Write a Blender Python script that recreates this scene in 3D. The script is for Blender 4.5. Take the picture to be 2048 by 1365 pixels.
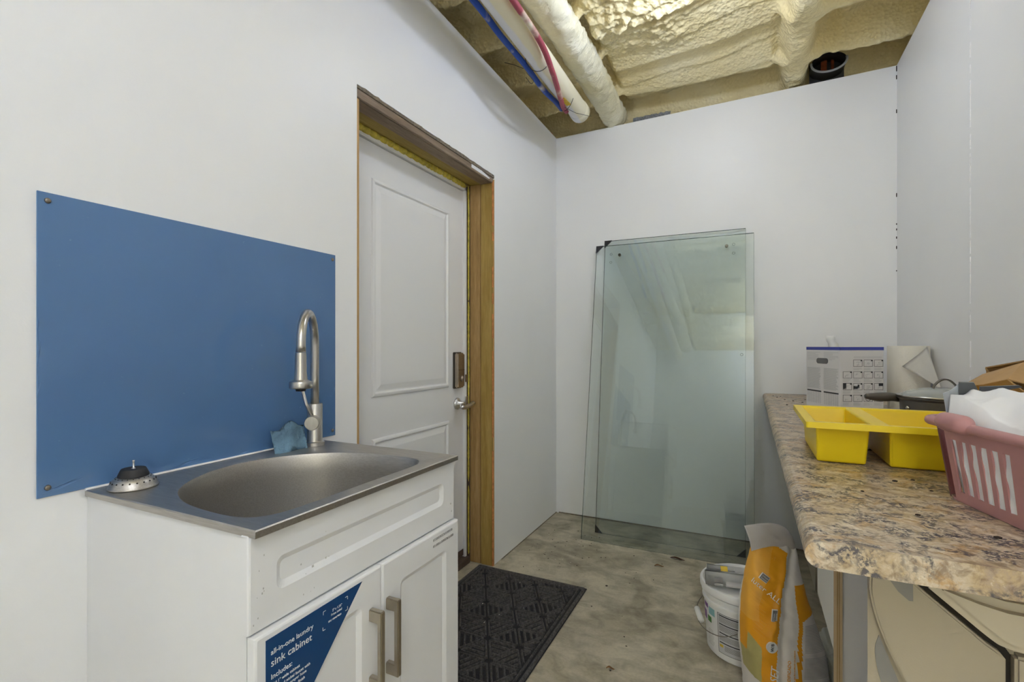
import bpy, bmesh, math, random
from mathutils import Vector, Matrix, noise

# ------------------------------------------------------------------ scene, camera, light
for o in list(bpy.data.objects):
    bpy.data.objects.remove(o, do_unlink=True)
SC = bpy.context.scene
COL = SC.collection
random.seed(7)
PI = math.pi

cam_d = bpy.data.cameras.new('camera')
cam = bpy.data.objects.new('camera', cam_d)
COL.objects.link(cam)
cam_d.sensor_fit = 'HORIZONTAL'
cam_d.sensor_width = 36.0
cam_d.lens = 36.0 * 984.0 / 2048.0
cam_d.shift_y = 9.5 / 2048.0
cam_d.clip_start = 0.02
cam.location = (0, 0, 1.18)
cam.rotation_euler = (PI / 2, 0, math.radians(25.75))
SC.camera = cam

SC.view_settings.view_transform = 'Standard'
SC.view_settings.look = 'None'
SC.view_settings.gamma = 1.0
SC.view_settings.use_curve_mapping = False
SC.view_settings.exposure = 0.32

SC.cycles.max_bounces = 9
SC.cycles.diffuse_bounces = 7
SC.cycles.glossy_bounces = 3
SC.cycles.use_adaptive_sampling = True
SC.cycles.adaptive_threshold = 0.15
SC.cycles.adaptive_min_samples = 16

world = bpy.data.worlds.new('world')
SC.world = world
world.use_nodes = True
world.node_tree.nodes['Background'].inputs[0].default_value = (0.9, 0.95, 1.0, 1)
world.node_tree.nodes['Background'].inputs[1].default_value = 0.15

# bare bulb just above the view; tube behind the camera is added as fill
LAMP_COLOUR = (0.685, 0.77, 1.0, 1)
BULB_LOC, BULB_R, BULB_GLOW = (-0.20, 2.09, 2.665), 0.042, 165.0
TUBE_LOC, TUBE_LEN, TUBE_GLOW = (0.26, -0.90, 2.560), 0.75, 80.0
# added fill light at an added window in the unseen wall behind the camera
WX0, WX1, WZ0, WZ1 = 0.13, 0.69, 0.25, 2.30
wl = bpy.data.lights.new('rear_fill', 'AREA')
wl.shape = 'RECTANGLE'
wl.size, wl.size_y, wl.energy = WX1 - WX0, WZ1 - WZ0, 33.0
wl.color = (0.58, 0.68, 1.0)
wlo = bpy.data.objects.new('rear_fill', wl)
wlo.location = ((WX0 + WX1) / 2, -1.03, (WZ0 + WZ1) / 2)
wlo.rotation_euler = (-PI / 2, 0, 0)      # shines along +Y into the room
COL.objects.link(wlo)

# ------------------------------------------------------------------ materials
MATS = {}


def srgb(r, g, b):
    f = lambda c: (c / 255 / 12.92) if c / 255 <= 0.04045 else ((c / 255 + 0.055) / 1.055) ** 2.4
    return (f(r), f(g), f(b))


class NT:
    """small helper round a node tree"""
    def __init__(self, name):
        self.m = bpy.data.materials.new(name)
        self.m.use_nodes = True
        self.t = self.m.node_tree
        self.b = self.t.nodes['Principled BSDF']
        self.out = self.t.nodes['Material Output']
        MATS[name] = self.m

    def n(self, typ, **kw):
        nd = self.t.nodes.new(typ)
        for k, v in kw.items():
            if k in nd.inputs:
                nd.inputs[k].default_value = v
            else:
                setattr(nd, k, v)
        return nd

    def l(self, a, b):
        self.t.links.new(a, b)

    def coord(self, scale=(1, 1, 1), kind='Object', rot=(0, 0, 0)):
        c = self.n('ShaderNodeTexCoord')
        mp = self.n('ShaderNodeMapping')
        mp.inputs['Scale'].default_value = scale
        mp.inputs['Rotation'].default_value = rot
        self.l(c.outputs[kind], mp.inputs['Vector'])
        return mp.outputs['Vector']

    def noise(self, vec, scale, detail=4, rough=0.55, dist=0.0):
        nd = self.n('ShaderNodeTexNoise')
        nd.inputs['Scale'].default_value = scale
        nd.inputs['Detail'].default_value = detail
        nd.inputs['Roughness'].default_value = rough
        nd.inputs['Distortion'].default_value = dist
        self.l(vec, nd.inputs['Vector'])
        return nd.outputs['Fac']

    def ramp(self, fac, stops):
        r = self.n('ShaderNodeValToRGB')
        e = r.color_ramp.elements
        while len(e) < len(stops):
            e.new(0.5)
        for el, (p, c) in zip(e, stops):
            el.position = p
            el.color = (*c, 1) if len(c) == 3 else c
        self.l(fac, r.inputs['Fac'])
        return r.outputs['Color']

    def mix(self, fac, a, b, mode='MIX'):
        mx = self.n('ShaderNodeMix', data_type='RGBA', blend_type=mode)
        for sock, v in ((mx.inputs[0], fac), (mx.inputs[6], a), (mx.inputs[7], b)):
            if isinstance(v, bpy.types.NodeSocket):
                self.l(v, sock)
            elif isinstance(v, (int, float)):
                sock.default_value = v
            else:
                sock.default_value = (*v, 1)
        return mx.outputs[2]

    def base(self, v):
        if isinstance(v, bpy.types.NodeSocket):
            self.l(v, self.b.inputs['Base Color'])
        else:
            self.b.inputs['Base Color'].default_value = (*v, 1)

    def p(self, rough=0.5, metal=0.0, spec=0.5, coat=0.0):
        self.b.inputs['Roughness'].default_value = rough
        self.b.inputs['Metallic'].default_value = metal
        self.b.inputs['Specular IOR Level'].default_value = spec
        self.b.inputs['Coat Weight'].default_value = coat

    def bump(self, h, strength=0.3, dist=0.01):
        bp = self.n('ShaderNodeBump')
        bp.inputs['Strength'].default_value = strength
        bp.inputs['Distance'].default_value = dist
        self.l(h, bp.inputs['Height'])
        self.l(bp.outputs['Normal'], self.b.inputs['Normal'])


def plain(name, col, rough=0.5, metal=0.0, spec=0.5, var=0.0, scale=30, bump=0.0, bscale=200, coat=0.0):
    t = NT(name)
    t.p(rough, metal, spec, coat)
    v = t.coord()
    if var > 0:
        f = t.noise(v, scale, 4)
        d = tuple(max(0, c * (1 - var)) for c in col)
        u = tuple(min(1, c * (1 + var)) for c in col)
        t.base(t.ramp(f, [(0.3, d), (0.7, u)]))
    else:
        t.base(col)
    if bump > 0:
        t.bump(t.noise(v, bscale, 3), bump, 0.004)
    return t.m


def make_materials():
    # painted wall panels
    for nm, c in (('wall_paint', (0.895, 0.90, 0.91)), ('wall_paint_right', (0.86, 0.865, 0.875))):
        t = NT(nm)
        t.p(0.42, 0, 0.4)
        v = t.coord()
        f = t.noise(v, 1.7, 3)
        t.base(t.ramp(f, [(0.3, tuple(x * 0.97 for x in c)), (0.7, c)]))
        t.bump(t.noise(v, 110, 2), 0.06, 0.004)
    # trowelled concrete
    t = NT('concrete')
    t.p(0.5, 0, 0.4)
    v = t.coord()
    f1 = t.noise(v, 2.1, 6, 0.62, 0.5)
    f2 = t.noise(t.coord((1, 1.6, 1), rot=(0, 0, 0.7)), 7.0, 5, 0.6, 1.2)
    f3 = t.noise(v, 90, 3)
    c1 = t.ramp(f1, [(0.25, (0.34, 0.30, 0.23)), (0.5, (0.58, 0.52, 0.40)), (0.75, (0.68, 0.62, 0.49))])
    c2 = t.ramp(f2, [(0.3, (0.50, 0.50, 0.48)), (0.58, (1, 1, 1))])
    f4 = t.noise(t.coord((1, 1, 1), rot=(0, 0, 0.4)), 4.2, 4, 0.5, 0.8)
    c4 = t.ramp(f4, [(0.38, (0.60, 0.585, 0.54)), (0.56, (1, 1, 1))])
    c = t.mix(0.8, t.mix(0.75, c1, c2, 'MULTIPLY'), c4, 'MULTIPLY')
    c3 = t.ramp(f3, [(0.35, (0.85, 0.85, 0.84)), (0.6, (1.0, 1.0, 1.0))])
    t.base(t.mix(0.6, c, c3, 'MULTIPLY'))
    t.bump(f2, 0.08, 0.01)
    # spray foam
    t = NT('spray_foam')
    t.p(0.75, 0, 0.25)
    v = t.coord()
    f = t.noise(v, 3.0, 5)
    t.base(t.ramp(f, [(0.3, (0.80, 0.67, 0.35)), (0.55, (0.88, 0.77, 0.46)), (0.75, (0.92, 0.84, 0.58))]))
    vo = t.n('ShaderNodeTexVoronoi')
    vo.inputs['Scale'].default_value = 60
    t.l(v, vo.inputs['Vector'])
    t.bump(vo.outputs['Distance'], 0.5, 0.012)
    t = NT('spray_foam_pale')
    t.p(0.7, 0, 0.3)
    v = t.coord()
    f = t.noise(v, 6.0, 5)
    t.base(t.ramp(f, [(0.3, (0.78, 0.72, 0.47)), (0.7, (0.90, 0.87, 0.70))]))
    t.bump(t.noise(t.coord((0.5, 1.0, 0.5)), 110, 4), 0.7, 0.012)
    plain('yellow_foam', (0.55, 0.45, 0.07), 0.6, var=0.35, scale=40, bump=0.4, bscale=90)
    plain('orange_foam', (0.62, 0.24, 0.09), 0.6, var=0.3, scale=50)
    # timber, grain along object Z / Y
    def wood(name, c1, c2, c3, stretch, rough=0.6):
        t = NT(name)
        t.p(rough, 0, 0.3)
        v = t.coord(stretch)
        f = t.noise(v, 9, 5, 0.6, 0.6)
        g = t.noise(v, 60, 2)
        c = t.ramp(f, [(0.28, c1), (0.5, c2), (0.72, c3)])
        t.base(t.mix(0.35, c, t.ramp(g, [(0.3, tuple(x * 0.6 for x in c2)), (0.7, c3)]), 'MIX'))
        t.bump(g, 0.15, 0.004)
    wood('wood_stud_yellow', (0.30, 0.18, 0.04), (0.42, 0.28, 0.075), (0.50, 0.35, 0.11), (5, 5, 0.35))
    wood('wood_stud_tan', (0.28, 0.16, 0.055), (0.41, 0.25, 0.09), (0.52, 0.35, 0.16), (5, 5, 0.35))
    wood('wood_edge', (0.45, 0.26, 0.10), (0.58, 0.36, 0.15), (0.66, 0.44, 0.21), (6, 6, 0.4))
    wood('wood_header_grey', (0.16, 0.11, 0.075), (0.26, 0.19, 0.13), (0.36, 0.28, 0.21), (5, 0.35, 5))
    wood('wood_header_yellow', (0.24, 0.16, 0.03), (0.36, 0.26, 0.06), (0.44, 0.33, 0.10), (5, 0.35, 5))
    wood('board_edge_wood', (0.50, 0.36, 0.19), (0.62, 0.47, 0.28), (0.70, 0.56, 0.36), (30, 5, 0.3))
    plain('dark_gap', (0.025, 0.02, 0.015), 0.9)
    plain('brown_threshold', (0.11, 0.075, 0.055), 0.5, var=0.2)
    plain('grey_brown_board', (0.20, 0.165, 0.12), 0.8, var=0.35, scale=60, bump=0.4, bscale=150)
    plain('door_white', (0.86, 0.865, 0.875), 0.4, bump=0.02, bscale=160)
    plain('frame_white', (0.86, 0.86, 0.86), 0.4)
    plain('cabinet_white', (0.82, 0.825, 0.84), 0.38, var=0.015, scale=6)
    plain('scuff_grey', (0.52, 0.52, 0.51), 0.7, var=0.4, scale=90)
    # stainless steel
    t = NT('stainless')
    t.p(0.42, 1.0)
    v = t.coord((1, 18, 18))
    f = t.noise(v, 22, 3)
    t.base(t.ramp(f, [(0.3, (0.46, 0.435, 0.40)), (0.7, (0.58, 0.555, 0.52))]))
    t.bump(f, 0.05, 0.002)
    t = NT('brushed_nickel')
    t.p(0.30, 1.0)
    v = t.coord((30, 30, 2))
    f = t.noise(v, 25, 3)
    t.base(t.ramp(f, [(0.3, (0.52, 0.50, 0.47)), (0.7, (0.64, 0.62, 0.59))]))
    plain('handle_nickel', (0.50, 0.45, 0.37), 0.36, 1.0, var=0.06)
    plain('bronze_nickel', (0.44, 0.38, 0.315), 0.38, 1.0, var=0.08, scale=60)
    plain('chrome', (0.74, 0.74, 0.74), 0.33, 1.0)
    plain('zinc_screw', (0.28, 0.25, 0.21), 0.4, 1.0)
    plain('black_rubber', (0.022, 0.021, 0.023), 0.6, var=0.3)
    # blue backsplash sheet
    t = NT('blue_sheet')
    t.p(0.14, 0, 0.75)
    v = t.coord()
    f = t.noise(v, 3, 4)
    c = t.ramp(f, [(0.3, (0.088, 0.190, 0.385)), (0.7, (0.098, 0.205, 0.41))])
    f2 = t.noise(v, 55, 3, 0.7)
    sp = t.ramp(f2, [(0.70, (0, 0, 0)), (0.76, (1, 1, 1))])
    t.base(t.mix(sp, c, (0.13, 0.26, 0.45)))
    plain('blue_scuff', (0.12, 0.26, 0.52), 0.5, var=0.2)
    plain('sheet_edge_white', (0.75, 0.77, 0.8), 0.5)
    plain('sponge_blue', (0.15, 0.265, 0.37), 0.95, var=0.28, scale=22, bump=0.8, bscale=120)
    # rubber-backed mat
    plain('mat_dark', (0.018, 0.017, 0.018), 0.95, var=0.5, scale=160, bump=0.6, bscale=350)  # darkened: shade between the ridges is put into the colour
    plain('mat_ridge', (0.080, 0.074, 0.071), 0.95, var=0.55, scale=120, bump=0.6, bscale=350)  # lightened: light caught by the raised ridges is put into the colour
    # laminate worktop: cream, rust, charcoal mottling
    t = NT('laminate')
    t.p(0.33, 0, 0.55)
    v = t.coord()
    a = t.noise(v, 9, 6, 0.68, 0.6)
    b = t.noise(v, 48, 6, 0.7, 0.8)
    d = t.noise(v, 130, 5, 0.7, 0.3)
    c = t.ramp(a, [(0.30, (0.34, 0.26, 0.22)), (0.42, (0.47, 0.35, 0.20)), (0.52, (0.58, 0.49, 0.37)), (0.60, (0.47, 0.29, 0.12)), (0.70, (0.62, 0.54, 0.45))])
    c = t.mix(t.ramp(b, [(0.36, (0, 0, 0)), (0.52, (1, 1, 1))]), t.mix(0.70, c, (0.17, 0.10, 0.05)), c)
    c = t.mix(t.ramp(b, [(0.58, (0, 0, 0)), (0.66, (0.85, 0.85, 0.85))]), c, (0.72, 0.64, 0.50))
    dk = t.mix(1.0, t.ramp(t.noise(v, 20, 4, 0.65, 0.6), [(0.47, (0, 0, 0)), (0.57, (1, 1, 1))]),
               t.ramp(d, [(0.45, (0, 0, 0)), (0.52, (1, 1, 1))]), 'MULTIPLY')
    t.base(t.mix(dk, c, (0.085, 0.075, 0.08)))
    # glass: tinted transparent with fresnel gloss (lets light through to the wall)
    for nm, tint in (('pane_glass', (0.972, 0.991, 0.984)), ('clear_lid_glass', (0.96, 0.97, 0.97))):
        t = NT(nm)
        tr = t.n('ShaderNodeBsdfTransparent')
        tr.inputs['Color'].default_value = (*tint, 1)
        gl = t.n('ShaderNodeBsdfGlossy')
        gl.inputs['Roughness'].default_value = 0.0
        gl.inputs['Color'].default_value = (0.95, 1.0, 0.97, 1)
        fr = t.n('ShaderNodeFresnel')
        fr.inputs['IOR'].default_value = 1.55
        mx = t.n('ShaderNodeMixShader')
        t.l(fr.outputs[0], mx.inputs[0])
        t.l(tr.outputs[0], mx.inputs[1])
        t.l(gl.outputs[0], mx.inputs[2])
        t.l(mx.outputs[0], t.out.inputs['Surface'])
    t = NT('lid_glass')
    t.p(0.05, 0, 0.8)
    t.base((0.62, 0.65, 0.62))  # pale grey-green body colour stands in for reflections on the lid
    t.b.inputs['Alpha'].default_value = 0.55
    plain('glass_edge', (0.05, 0.10, 0.08), 0.2)
    plain('pvc_white', (0.82, 0.82, 0.83), 0.35)
    t = NT('pvc_oversprayed')
    t.p(0.45, 0, 0.4)
    v = t.coord((1.0, 0.6, 1.0))
    c = t.n('ShaderNodeTexCoord')
    sx = t.n('ShaderNodeSeparateXYZ')
    t.l(c.outputs['Object'], sx.inputs[0])
    mr = t.n('ShaderNodeMapRange')
    mr.inputs['From Min'].default_value = -0.01
    mr.inputs['From Max'].default_value = 0.03
    t.l(sx.outputs['X'], mr.inputs['Value'])
    nz = t.noise(v, 7, 4)
    ad = t.n('ShaderNodeMath', operation='ADD')
    t.l(mr.outputs[0], ad.inputs[0])
    t.l(nz, ad.inputs[1])
    t.base(t.ramp(ad.outputs[0], [(0.75, (0.80, 0.80, 0.81)), (1.0, (0.84, 0.79, 0.60))]))
    for nm, c1 in (('pex_blue', (0.02, 0.075, 0.40)), ('pex_red', (0.38, 0.07, 0.10))):
        t = NT(nm)
        t.p(0.55, 0, 0.4)
        f = t.noise(t.coord((1, 0.8, 1)), 6, 4)
        t.base(t.ramp(f, [(0.55, c1), (0.68, (0.78, 0.72, 0.56))]))
    plain('yellow_tag', (0.75, 0.52, 0.02), 0.5, var=0.25, scale=60)
    plain('wire_black', (0.03, 0.03, 0.03), 0.5)
    plain('duct_black', (0.03, 0.03, 0.03), 0.55)
    plain('duct_rim', (0.30, 0.31, 0.32), 0.4)
    plain('rust_orange', (0.22, 0.05, 0.01), 0.8, var=0.4, scale=40)
    plain('fibreglass_grey', (0.42, 0.44, 0.47), 0.95, var=0.35, scale=120, bump=0.6, bscale=200)
    plain('tray_yellow', (0.84, 0.62, 0.012), 0.36, spec=0.4)
    plain('basket_pink', (0.47, 0.235, 0.235), 0.45, var=0.04)
    plain('cloth_white', (0.80, 0.80, 0.82), 0.8, var=0.03, scale=8, bump=0.1, bscale=60)
    plain('strap_grey', (0.62, 0.62, 0.64), 0.6)
    plain('navy_cloth', (0.06, 0.06, 0.09), 0.8)
    plain('cardboard', (0.47, 0.29, 0.125), 0.8, var=0.06, scale=14)
    plain('cardboard_dark', (0.40, 0.24, 0.09), 0.85, var=0.06, scale=14)  # darker copy of cardboard: shade on front and inner faces put into the colour
    plain('box_white', (0.74, 0.72, 0.71), 0.5)
    plain('box_blue', (0.065, 0.085, 0.42), 0.45)
    plain('print_black', (0.035, 0.035, 0.035), 0.6)
    plain('print_grey', (0.26, 0.25, 0.25), 0.6)
    plain('print_lightgrey', (0.52, 0.515, 0.51), 0.6)
    plain('print_white', (0.88, 0.88, 0.88), 0.5)
    plain('box_hole', (0.16, 0.155, 0.15), 0.8)
    plain('towel_paper', (0.80, 0.765, 0.68), 0.95, bump=0.35, bscale=130)
    plain('towel_flap', (0.86, 0.84, 0.79), 0.95, bump=0.25, bscale=130)
    plain('card_tube', (0.45, 0.33, 0.2), 0.9)
    plain('white_plastic', (0.82, 0.82, 0.80), 0.35)
    plain('pot_grey', (0.15, 0.138, 0.12), 0.42, 0.6, var=0.08)
    plain('pot_steel', (0.52, 0.50, 0.46), 0.25, 1.0)
    plain('handle_dark', (0.13, 0.115, 0.095), 0.4, 0.5)
    plain('grey_film', (0.36, 0.39, 0.42), 0.35)
    plain('dark_film', (0.045, 0.05, 0.06), 0.3)
    plain('bucket_white', (0.86, 0.855, 0.84), 0.4, var=0.03, scale=10)
    plain('bucket_label', (0.62, 0.62, 0.63), 0.45)
    plain('label_violet', (0.24, 0.10, 0.32), 0.5)
    plain('label_teal', (0.25, 0.47, 0.50), 0.5)
    plain('label_green', (0.10, 0.28, 0.06), 0.5)
    plain('label_yellow', (0.78, 0.55, 0.05), 0.5)
    plain('label_red', (0.62, 0.06, 0.03), 0.5)
    plain('label_orange', (0.80, 0.27, 0.03), 0.5)
    plain('bag_orange', (0.90, 0.40, 0.012), 0.45, var=0.05, scale=12)
    plain('bag_orange_light', (0.92, 0.47, 0.06), 0.45, var=0.05, scale=12)
    plain('bag_white', (0.86, 0.82, 0.79), 0.45, var=0.04, scale=12)
    plain('bag_olive', (0.52, 0.46, 0.18), 0.5, var=0.06)
    plain('clear_bag', (0.58, 0.60, 0.55), 0.3, var=0.12, scale=9)
    plain('beige_enamel', (0.36, 0.33, 0.245), 0.4, var=0.05, scale=4)
    plain('beige_plastic', (0.40, 0.345, 0.25), 0.42, var=0.05, scale=5, bump=0.05, bscale=400)
    plain('beige_light', (0.56, 0.49, 0.365), 0.4, var=0.04, scale=5)
    plain('inlay_grey', (0.235, 0.225, 0.205), 0.45)
    plain('melamine_white', (0.76, 0.75, 0.745), 0.4)
    plain('melamine_cool', (0.70, 0.745, 0.73), 0.4)
    plain('decal_blue', (0.008, 0.055, 0.18), 0.32)
    plain('leaf_brown', (0.12, 0.045, 0.02), 0.8, var=0.3)
    plain('leaf_tan', (0.40, 0.20, 0.07), 0.8, var=0.2)
    plain('crumb_dark', (0.05, 0.035, 0.025), 0.9)
    plain('crumb_pale', (0.70, 0.68, 0.60), 0.9)
    plain('caulk_white', (0.95, 0.95, 0.95), 0.4)
    for nm, g in (('fill_tube_glow', TUBE_GLOW), ('lamp_bulb', BULB_GLOW)):
        t = NT(nm)
        t.base((0.9, 0.9, 0.9))
        t.b.inputs['Emission Color'].default_value = LAMP_COLOUR
        t.b.inputs['Emission Strength'].default_value = g


make_materials()


# ------------------------------------------------------------------ mesh helpers
def obj(name, bm, mat, parent=None, smooth=False, kind=None, loc=None):
    me = bpy.data.meshes.new(name)
    bm.normal_update()
    bm.to_mesh(me)
    bm.free()
    mats = mat if isinstance(mat, (list, tuple)) else [mat]
    for m in mats:
        me.materials.append(MATS[m])
    if smooth:
        for p in me.polygons:
            p.use_smooth = True
    o = bpy.data.objects.new(name, me)
    COL.objects.link(o)
    if loc is not None:
        o.location = loc
    if parent is not None:
        o.parent = parent
    if kind:
        o['kind'] = kind
    return o


def thing(name, label, cat, loc=(0, 0, 0), rotz=0.0, group=None):
    o = bpy.data.objects.new(name, None)
    o.empty_display_size = 0.05
    COL.objects.link(o)
    o.location = loc
    o.rotation_euler = (0, 0, rotz)
    o['label'] = label
    o['category'] = cat
    if group:
        o['group'] = group
    return o


def tag(o, label, cat, group=None):
    o['label'] = label
    o['category'] = cat
    if group:
        o['group'] = group
    return o


def box(bm, x0, x1, y0, y1, z0, z1, bevel=0.0, seg=2):
    r = bmesh.ops.create_cube(bm, size=1.0)
    vs = r['verts']
    for v in vs:
        v.co = Vector(((x0 + x1) / 2 + v.co.x * (x1 - x0), (y0 + y1) / 2 + v.co.y * (y1 - y0), (z0 + z1) / 2 + v.co.z * (z1 - z0)))
    if bevel > 0:
        es = list({e for v in vs for e in v.link_edges})
        bmesh.ops.bevel(bm, geom=es, offset=bevel, segments=seg, affect='EDGES', clamp_overlap=True)


def bbox(x0, x1, y0, y1, z0, z1, bevel=0.0, seg=2):
    bm = bmesh.new()
    box(bm, x0, x1, y0, y1, z0, z1, bevel, seg)
    return bm


def prism(bm, pts, dirv, flip=False):
    """extrude polygon pts (3D) by dirv"""
    d = Vector(dirv)
    a = [bm.verts.new(Vector(p)) for p in pts]
    b = [bm.verts.new(Vector(p) + d) for p in pts]
    n = len(pts)
    bm.faces.new(a[::-1])
    bm.faces.new(b)
    for i in range(n):
        bm.faces.new((a[i], a[(i + 1) % n], b[(i + 1) % n], b[i]))
    bmesh.ops.recalc_face_normals(bm, faces=bm.faces[:])


def bprism(pts, dirv):
    bm = bmesh.new()
    prism(bm, pts, dirv)
    return bm


def lathe(bm, prof, seg=32, center=(0, 0, 0), cap0=True, cap1=True):
    rings = []
    cx, cy, cz = center
    for r, z in prof:
        rings.append([bm.verts.new((cx + r * math.cos(2 * PI * i / seg), cy + r * math.sin(2 * PI * i / seg), cz + z)) for i in range(seg)])
    for a, b in zip(rings[:-1], rings[1:]):
        for i in range(seg):
            bm.faces.new((a[i], a[(i + 1) % seg], b[(i + 1) % seg], b[i]))
    if cap0:
        bm.faces.new(rings[0][::-1])
    if cap1:
        bm.faces.new(rings[-1])
    return rings


def blathe(prof, seg=32, center=(0, 0, 0), cap0=True, cap1=True):
    bm = bmesh.new()
    lathe(bm, prof, seg, center, cap0, cap1)
    bmesh.ops.recalc_face_normals(bm, faces=bm.faces[:])
    return bm


def tube(bm, pts, r, seg=10, cap=True):
    """sweep a circle (radius r or list) along pts"""
    pts = [Vector(p) for p in pts]
    n = len(pts)
    rs = r if isinstance(r, (list, tuple)) else [r] * n
    t0 = (pts[1] - pts[0]).normalized()
    up = Vector((0, 0, 1)) if abs(t0.z) < 0.9 else Vector((1, 0, 0))
    nrm = (up - t0 * up.dot(t0)).normalized()
    rings = []
    for i, p in enumerate(pts):
        if i == 0:
            t = t0
        elif i == n - 1:
            t = (pts[-1] - pts[-2]).normalized()
        else:
            t = ((pts[i + 1] - p).normalized() + (p - pts[i - 1]).normalized()).normalized()
        nrm = (nrm - t * nrm.dot(t)).normalized()
        bi = t.cross(nrm)
        rings.append([bm.verts.new(p + (nrm * math.cos(2 * PI * k / seg) + bi * math.sin(2 * PI * k / seg)) * rs[i]) for k in range(seg)])
    for a, b in zip(rings[:-1], rings[1:]):
        for k in range(seg):
            bm.faces.new((a[k], a[(k + 1) % seg], b[(k + 1) % seg], b[k]))
    if cap:
        bm.faces.new(rings[0][::-1])
        bm.faces.new(rings[-1])


def btube(pts, r, seg=10, cap=True):
    bm = bmesh.new()
    tube(bm, pts, r, seg, cap)
    bmesh.ops.recalc_face_normals(bm, faces=bm.faces[:])
    return bm


def spline(pts, n=8, closed=False):
    """catmull-rom"""
    P = [Vector(p) for p in pts]
    out = []
    m = len(P)
    rng = range(m if closed else m - 1)
    for i in rng:
        p0 = P[(i - 1) % m] if closed or i > 0 else P[0]
        p1 = P[i]
        p2 = P[(i + 1) % m]
        p3 = P[(i + 2) % m] if closed or i + 2 < m else P[-1]
        for k in range(n):
            t = k / n
            out.append(0.5 * ((2 * p1) + (p2 - p0) * t + (2 * p0 - 5 * p1 + 4 * p2 - p3) * t * t + (3 * p1 - p0 - 3 * p2 + p3) * t ** 3))
    if not closed:
        out.append(P[-1])
    return out


def grid(bm, nu, nv, fn, mat_fn=None):
    vs = [[bm.verts.new(fn(i / nu, j / nv)) for j in range(nv + 1)] for i in range(nu + 1)]
    for i in range(nu):
        for j in range(nv):
            f = bm.faces.new((vs[i][j], vs[i + 1][j], vs[i + 1][j + 1], vs[i][j + 1]))
            if mat_fn:
                f.material_index = mat_fn((i + 0.5) / nu, (j + 0.5) / nv)
    return vs


def text(name, body, size, origin, xdir, ydir, mat, parent, extrude=0.0002, align='LEFT', shear=0.0, spacing=1.0, xscale=1.0):
    cu = bpy.data.curves.new(name, 'FONT')
    cu.body = body
    cu.size = size
    cu.extrude = extrude
    cu.align_x = align
    cu.shear = shear
    cu.space_character = spacing
    cu.resolution_u = 3
    tmp = bpy.data.objects.new(name + '_tmp', cu)
    COL.objects.link(tmp)
    dg = bpy.context.evaluated_depsgraph_get()
    me = bpy.data.meshes.new_from_object(tmp.evaluated_get(dg))
    bpy.data.objects.remove(tmp, do_unlink=True)
    bpy.data.curves.remove(cu)
    x = Vector(xdir).normalized()
    y = Vector(ydir)
    y = (y - x * y.dot(x)).normalized()
    z = x.cross(y)
    M = Matrix(((x.x * xscale, y.x, z.x, origin[0]), (x.y * xscale, y.y, z.y, origin[1]), (x.z * xscale, y.z, z.z, origin[2]), (0, 0, 0, 1)))
    me.transform(M)
    me.materials.clear()
    me.materials.append(MATS[mat])
    o = bpy.data.objects.new(name, me)
    COL.objects.link(o)
    o.parent = parent
    return o


def sm(a, b, x):
    t = max(0.0, min(1.0, (x - a) / (b - a)))
    return t * t * (3 - 2 * t)


XL, XR, YB, YN = -1.232, 0.714, 3.277, -1.0
Z_TOP = 2.655

# ------------------------------------------------------------------ structure
# floor
bm = bmesh.new()
box(bm, -1.50, 0.80, -1.1, 3.36, -0.06, 0.0)
obj('floor', bm, 'concrete', kind='structure')

# left wall panel with the door opening cut out
OY0, OY1, OZ = 1.310, 2.334, 2.094
pts = [(YN, 0), (OY0, 0), (OY0, OZ), (OY1, OZ), (OY1, 0.004), (YB + 0.03, 0.004), (YB + 0.03, 2.650), (YN, 2.672)]
wall_left = obj('wall_left', bprism([(XL, y, z) for y, z in pts], (-0.014, 0, 0)), 'wall_paint', kind='structure')
# back wall (top edge rises slightly to the right)
pts = [(XL - 0.03, 0), (XR + 0.03, 0), (XR + 0.03, 2.687), (XL - 0.03, 2.648)]
wall_back = obj('wall_back', bprism([(x, YB, z) for x, z in pts], (0, 0.014, 0)), 'wall_paint', kind='structure')
pts = [(YN, 0), (YB + 0.02, 0), (YB + 0.02, 2.688), (YN, 2.75)]
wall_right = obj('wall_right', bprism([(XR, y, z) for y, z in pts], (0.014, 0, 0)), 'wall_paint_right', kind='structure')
bm = bmesh.new()
for x0, x1, z0, z1 in ((XL - 0.03, WX0, 0, 2.70), (WX1, XR + 0.03, 0, 2.70), (WX0, WX1, 0, WZ0), (WX0, WX1, WZ1, 2.70)):
    box(bm, x0, x1, YN - 0.014, YN, z0, z1)
wall_near = obj('wall_near', bm, 'wall_paint', kind='structure')
bm = bmesh.new()
for x0, x1, z0, z1 in ((WX0 - 0.03, WX0 + 0.012, WZ0 - 0.03, WZ1 + 0.03), (WX1 - 0.012, WX1 + 0.02, WZ0 - 0.03, WZ1 + 0.03), (WX0, WX1, WZ0 - 0.03, WZ0 + 0.012), (WX0, WX1, WZ1 - 0.012, WZ1 + 0.03)):
    box(bm, x0, x1, YN, YN + 0.012, z0, z1)
obj('added_window_1', bm, 'frame_white', kind='structure')  # added frame round the fill light, out of view
# outer shell closing the cavity behind the panels
bm = bmesh.new()
box(bm, -1.72, -1.66, -1.3, 3.72, -0.06, 3.2)
box(bm, 1.10, 1.16, -1.3, 3.72, -0.06, 3.2)
box(bm, -1.72, 1.16, 3.66, 3.72, -0.06, 3.2)
box(bm, -1.72, 1.16, -1.36, -1.30, -0.06, 3.2)
box(bm, -1.72, 1.16, -1.36, 3.72, 3.14, 3.2)
obj('wall_outer', bm, 'spray_foam', kind='structure')

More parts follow.
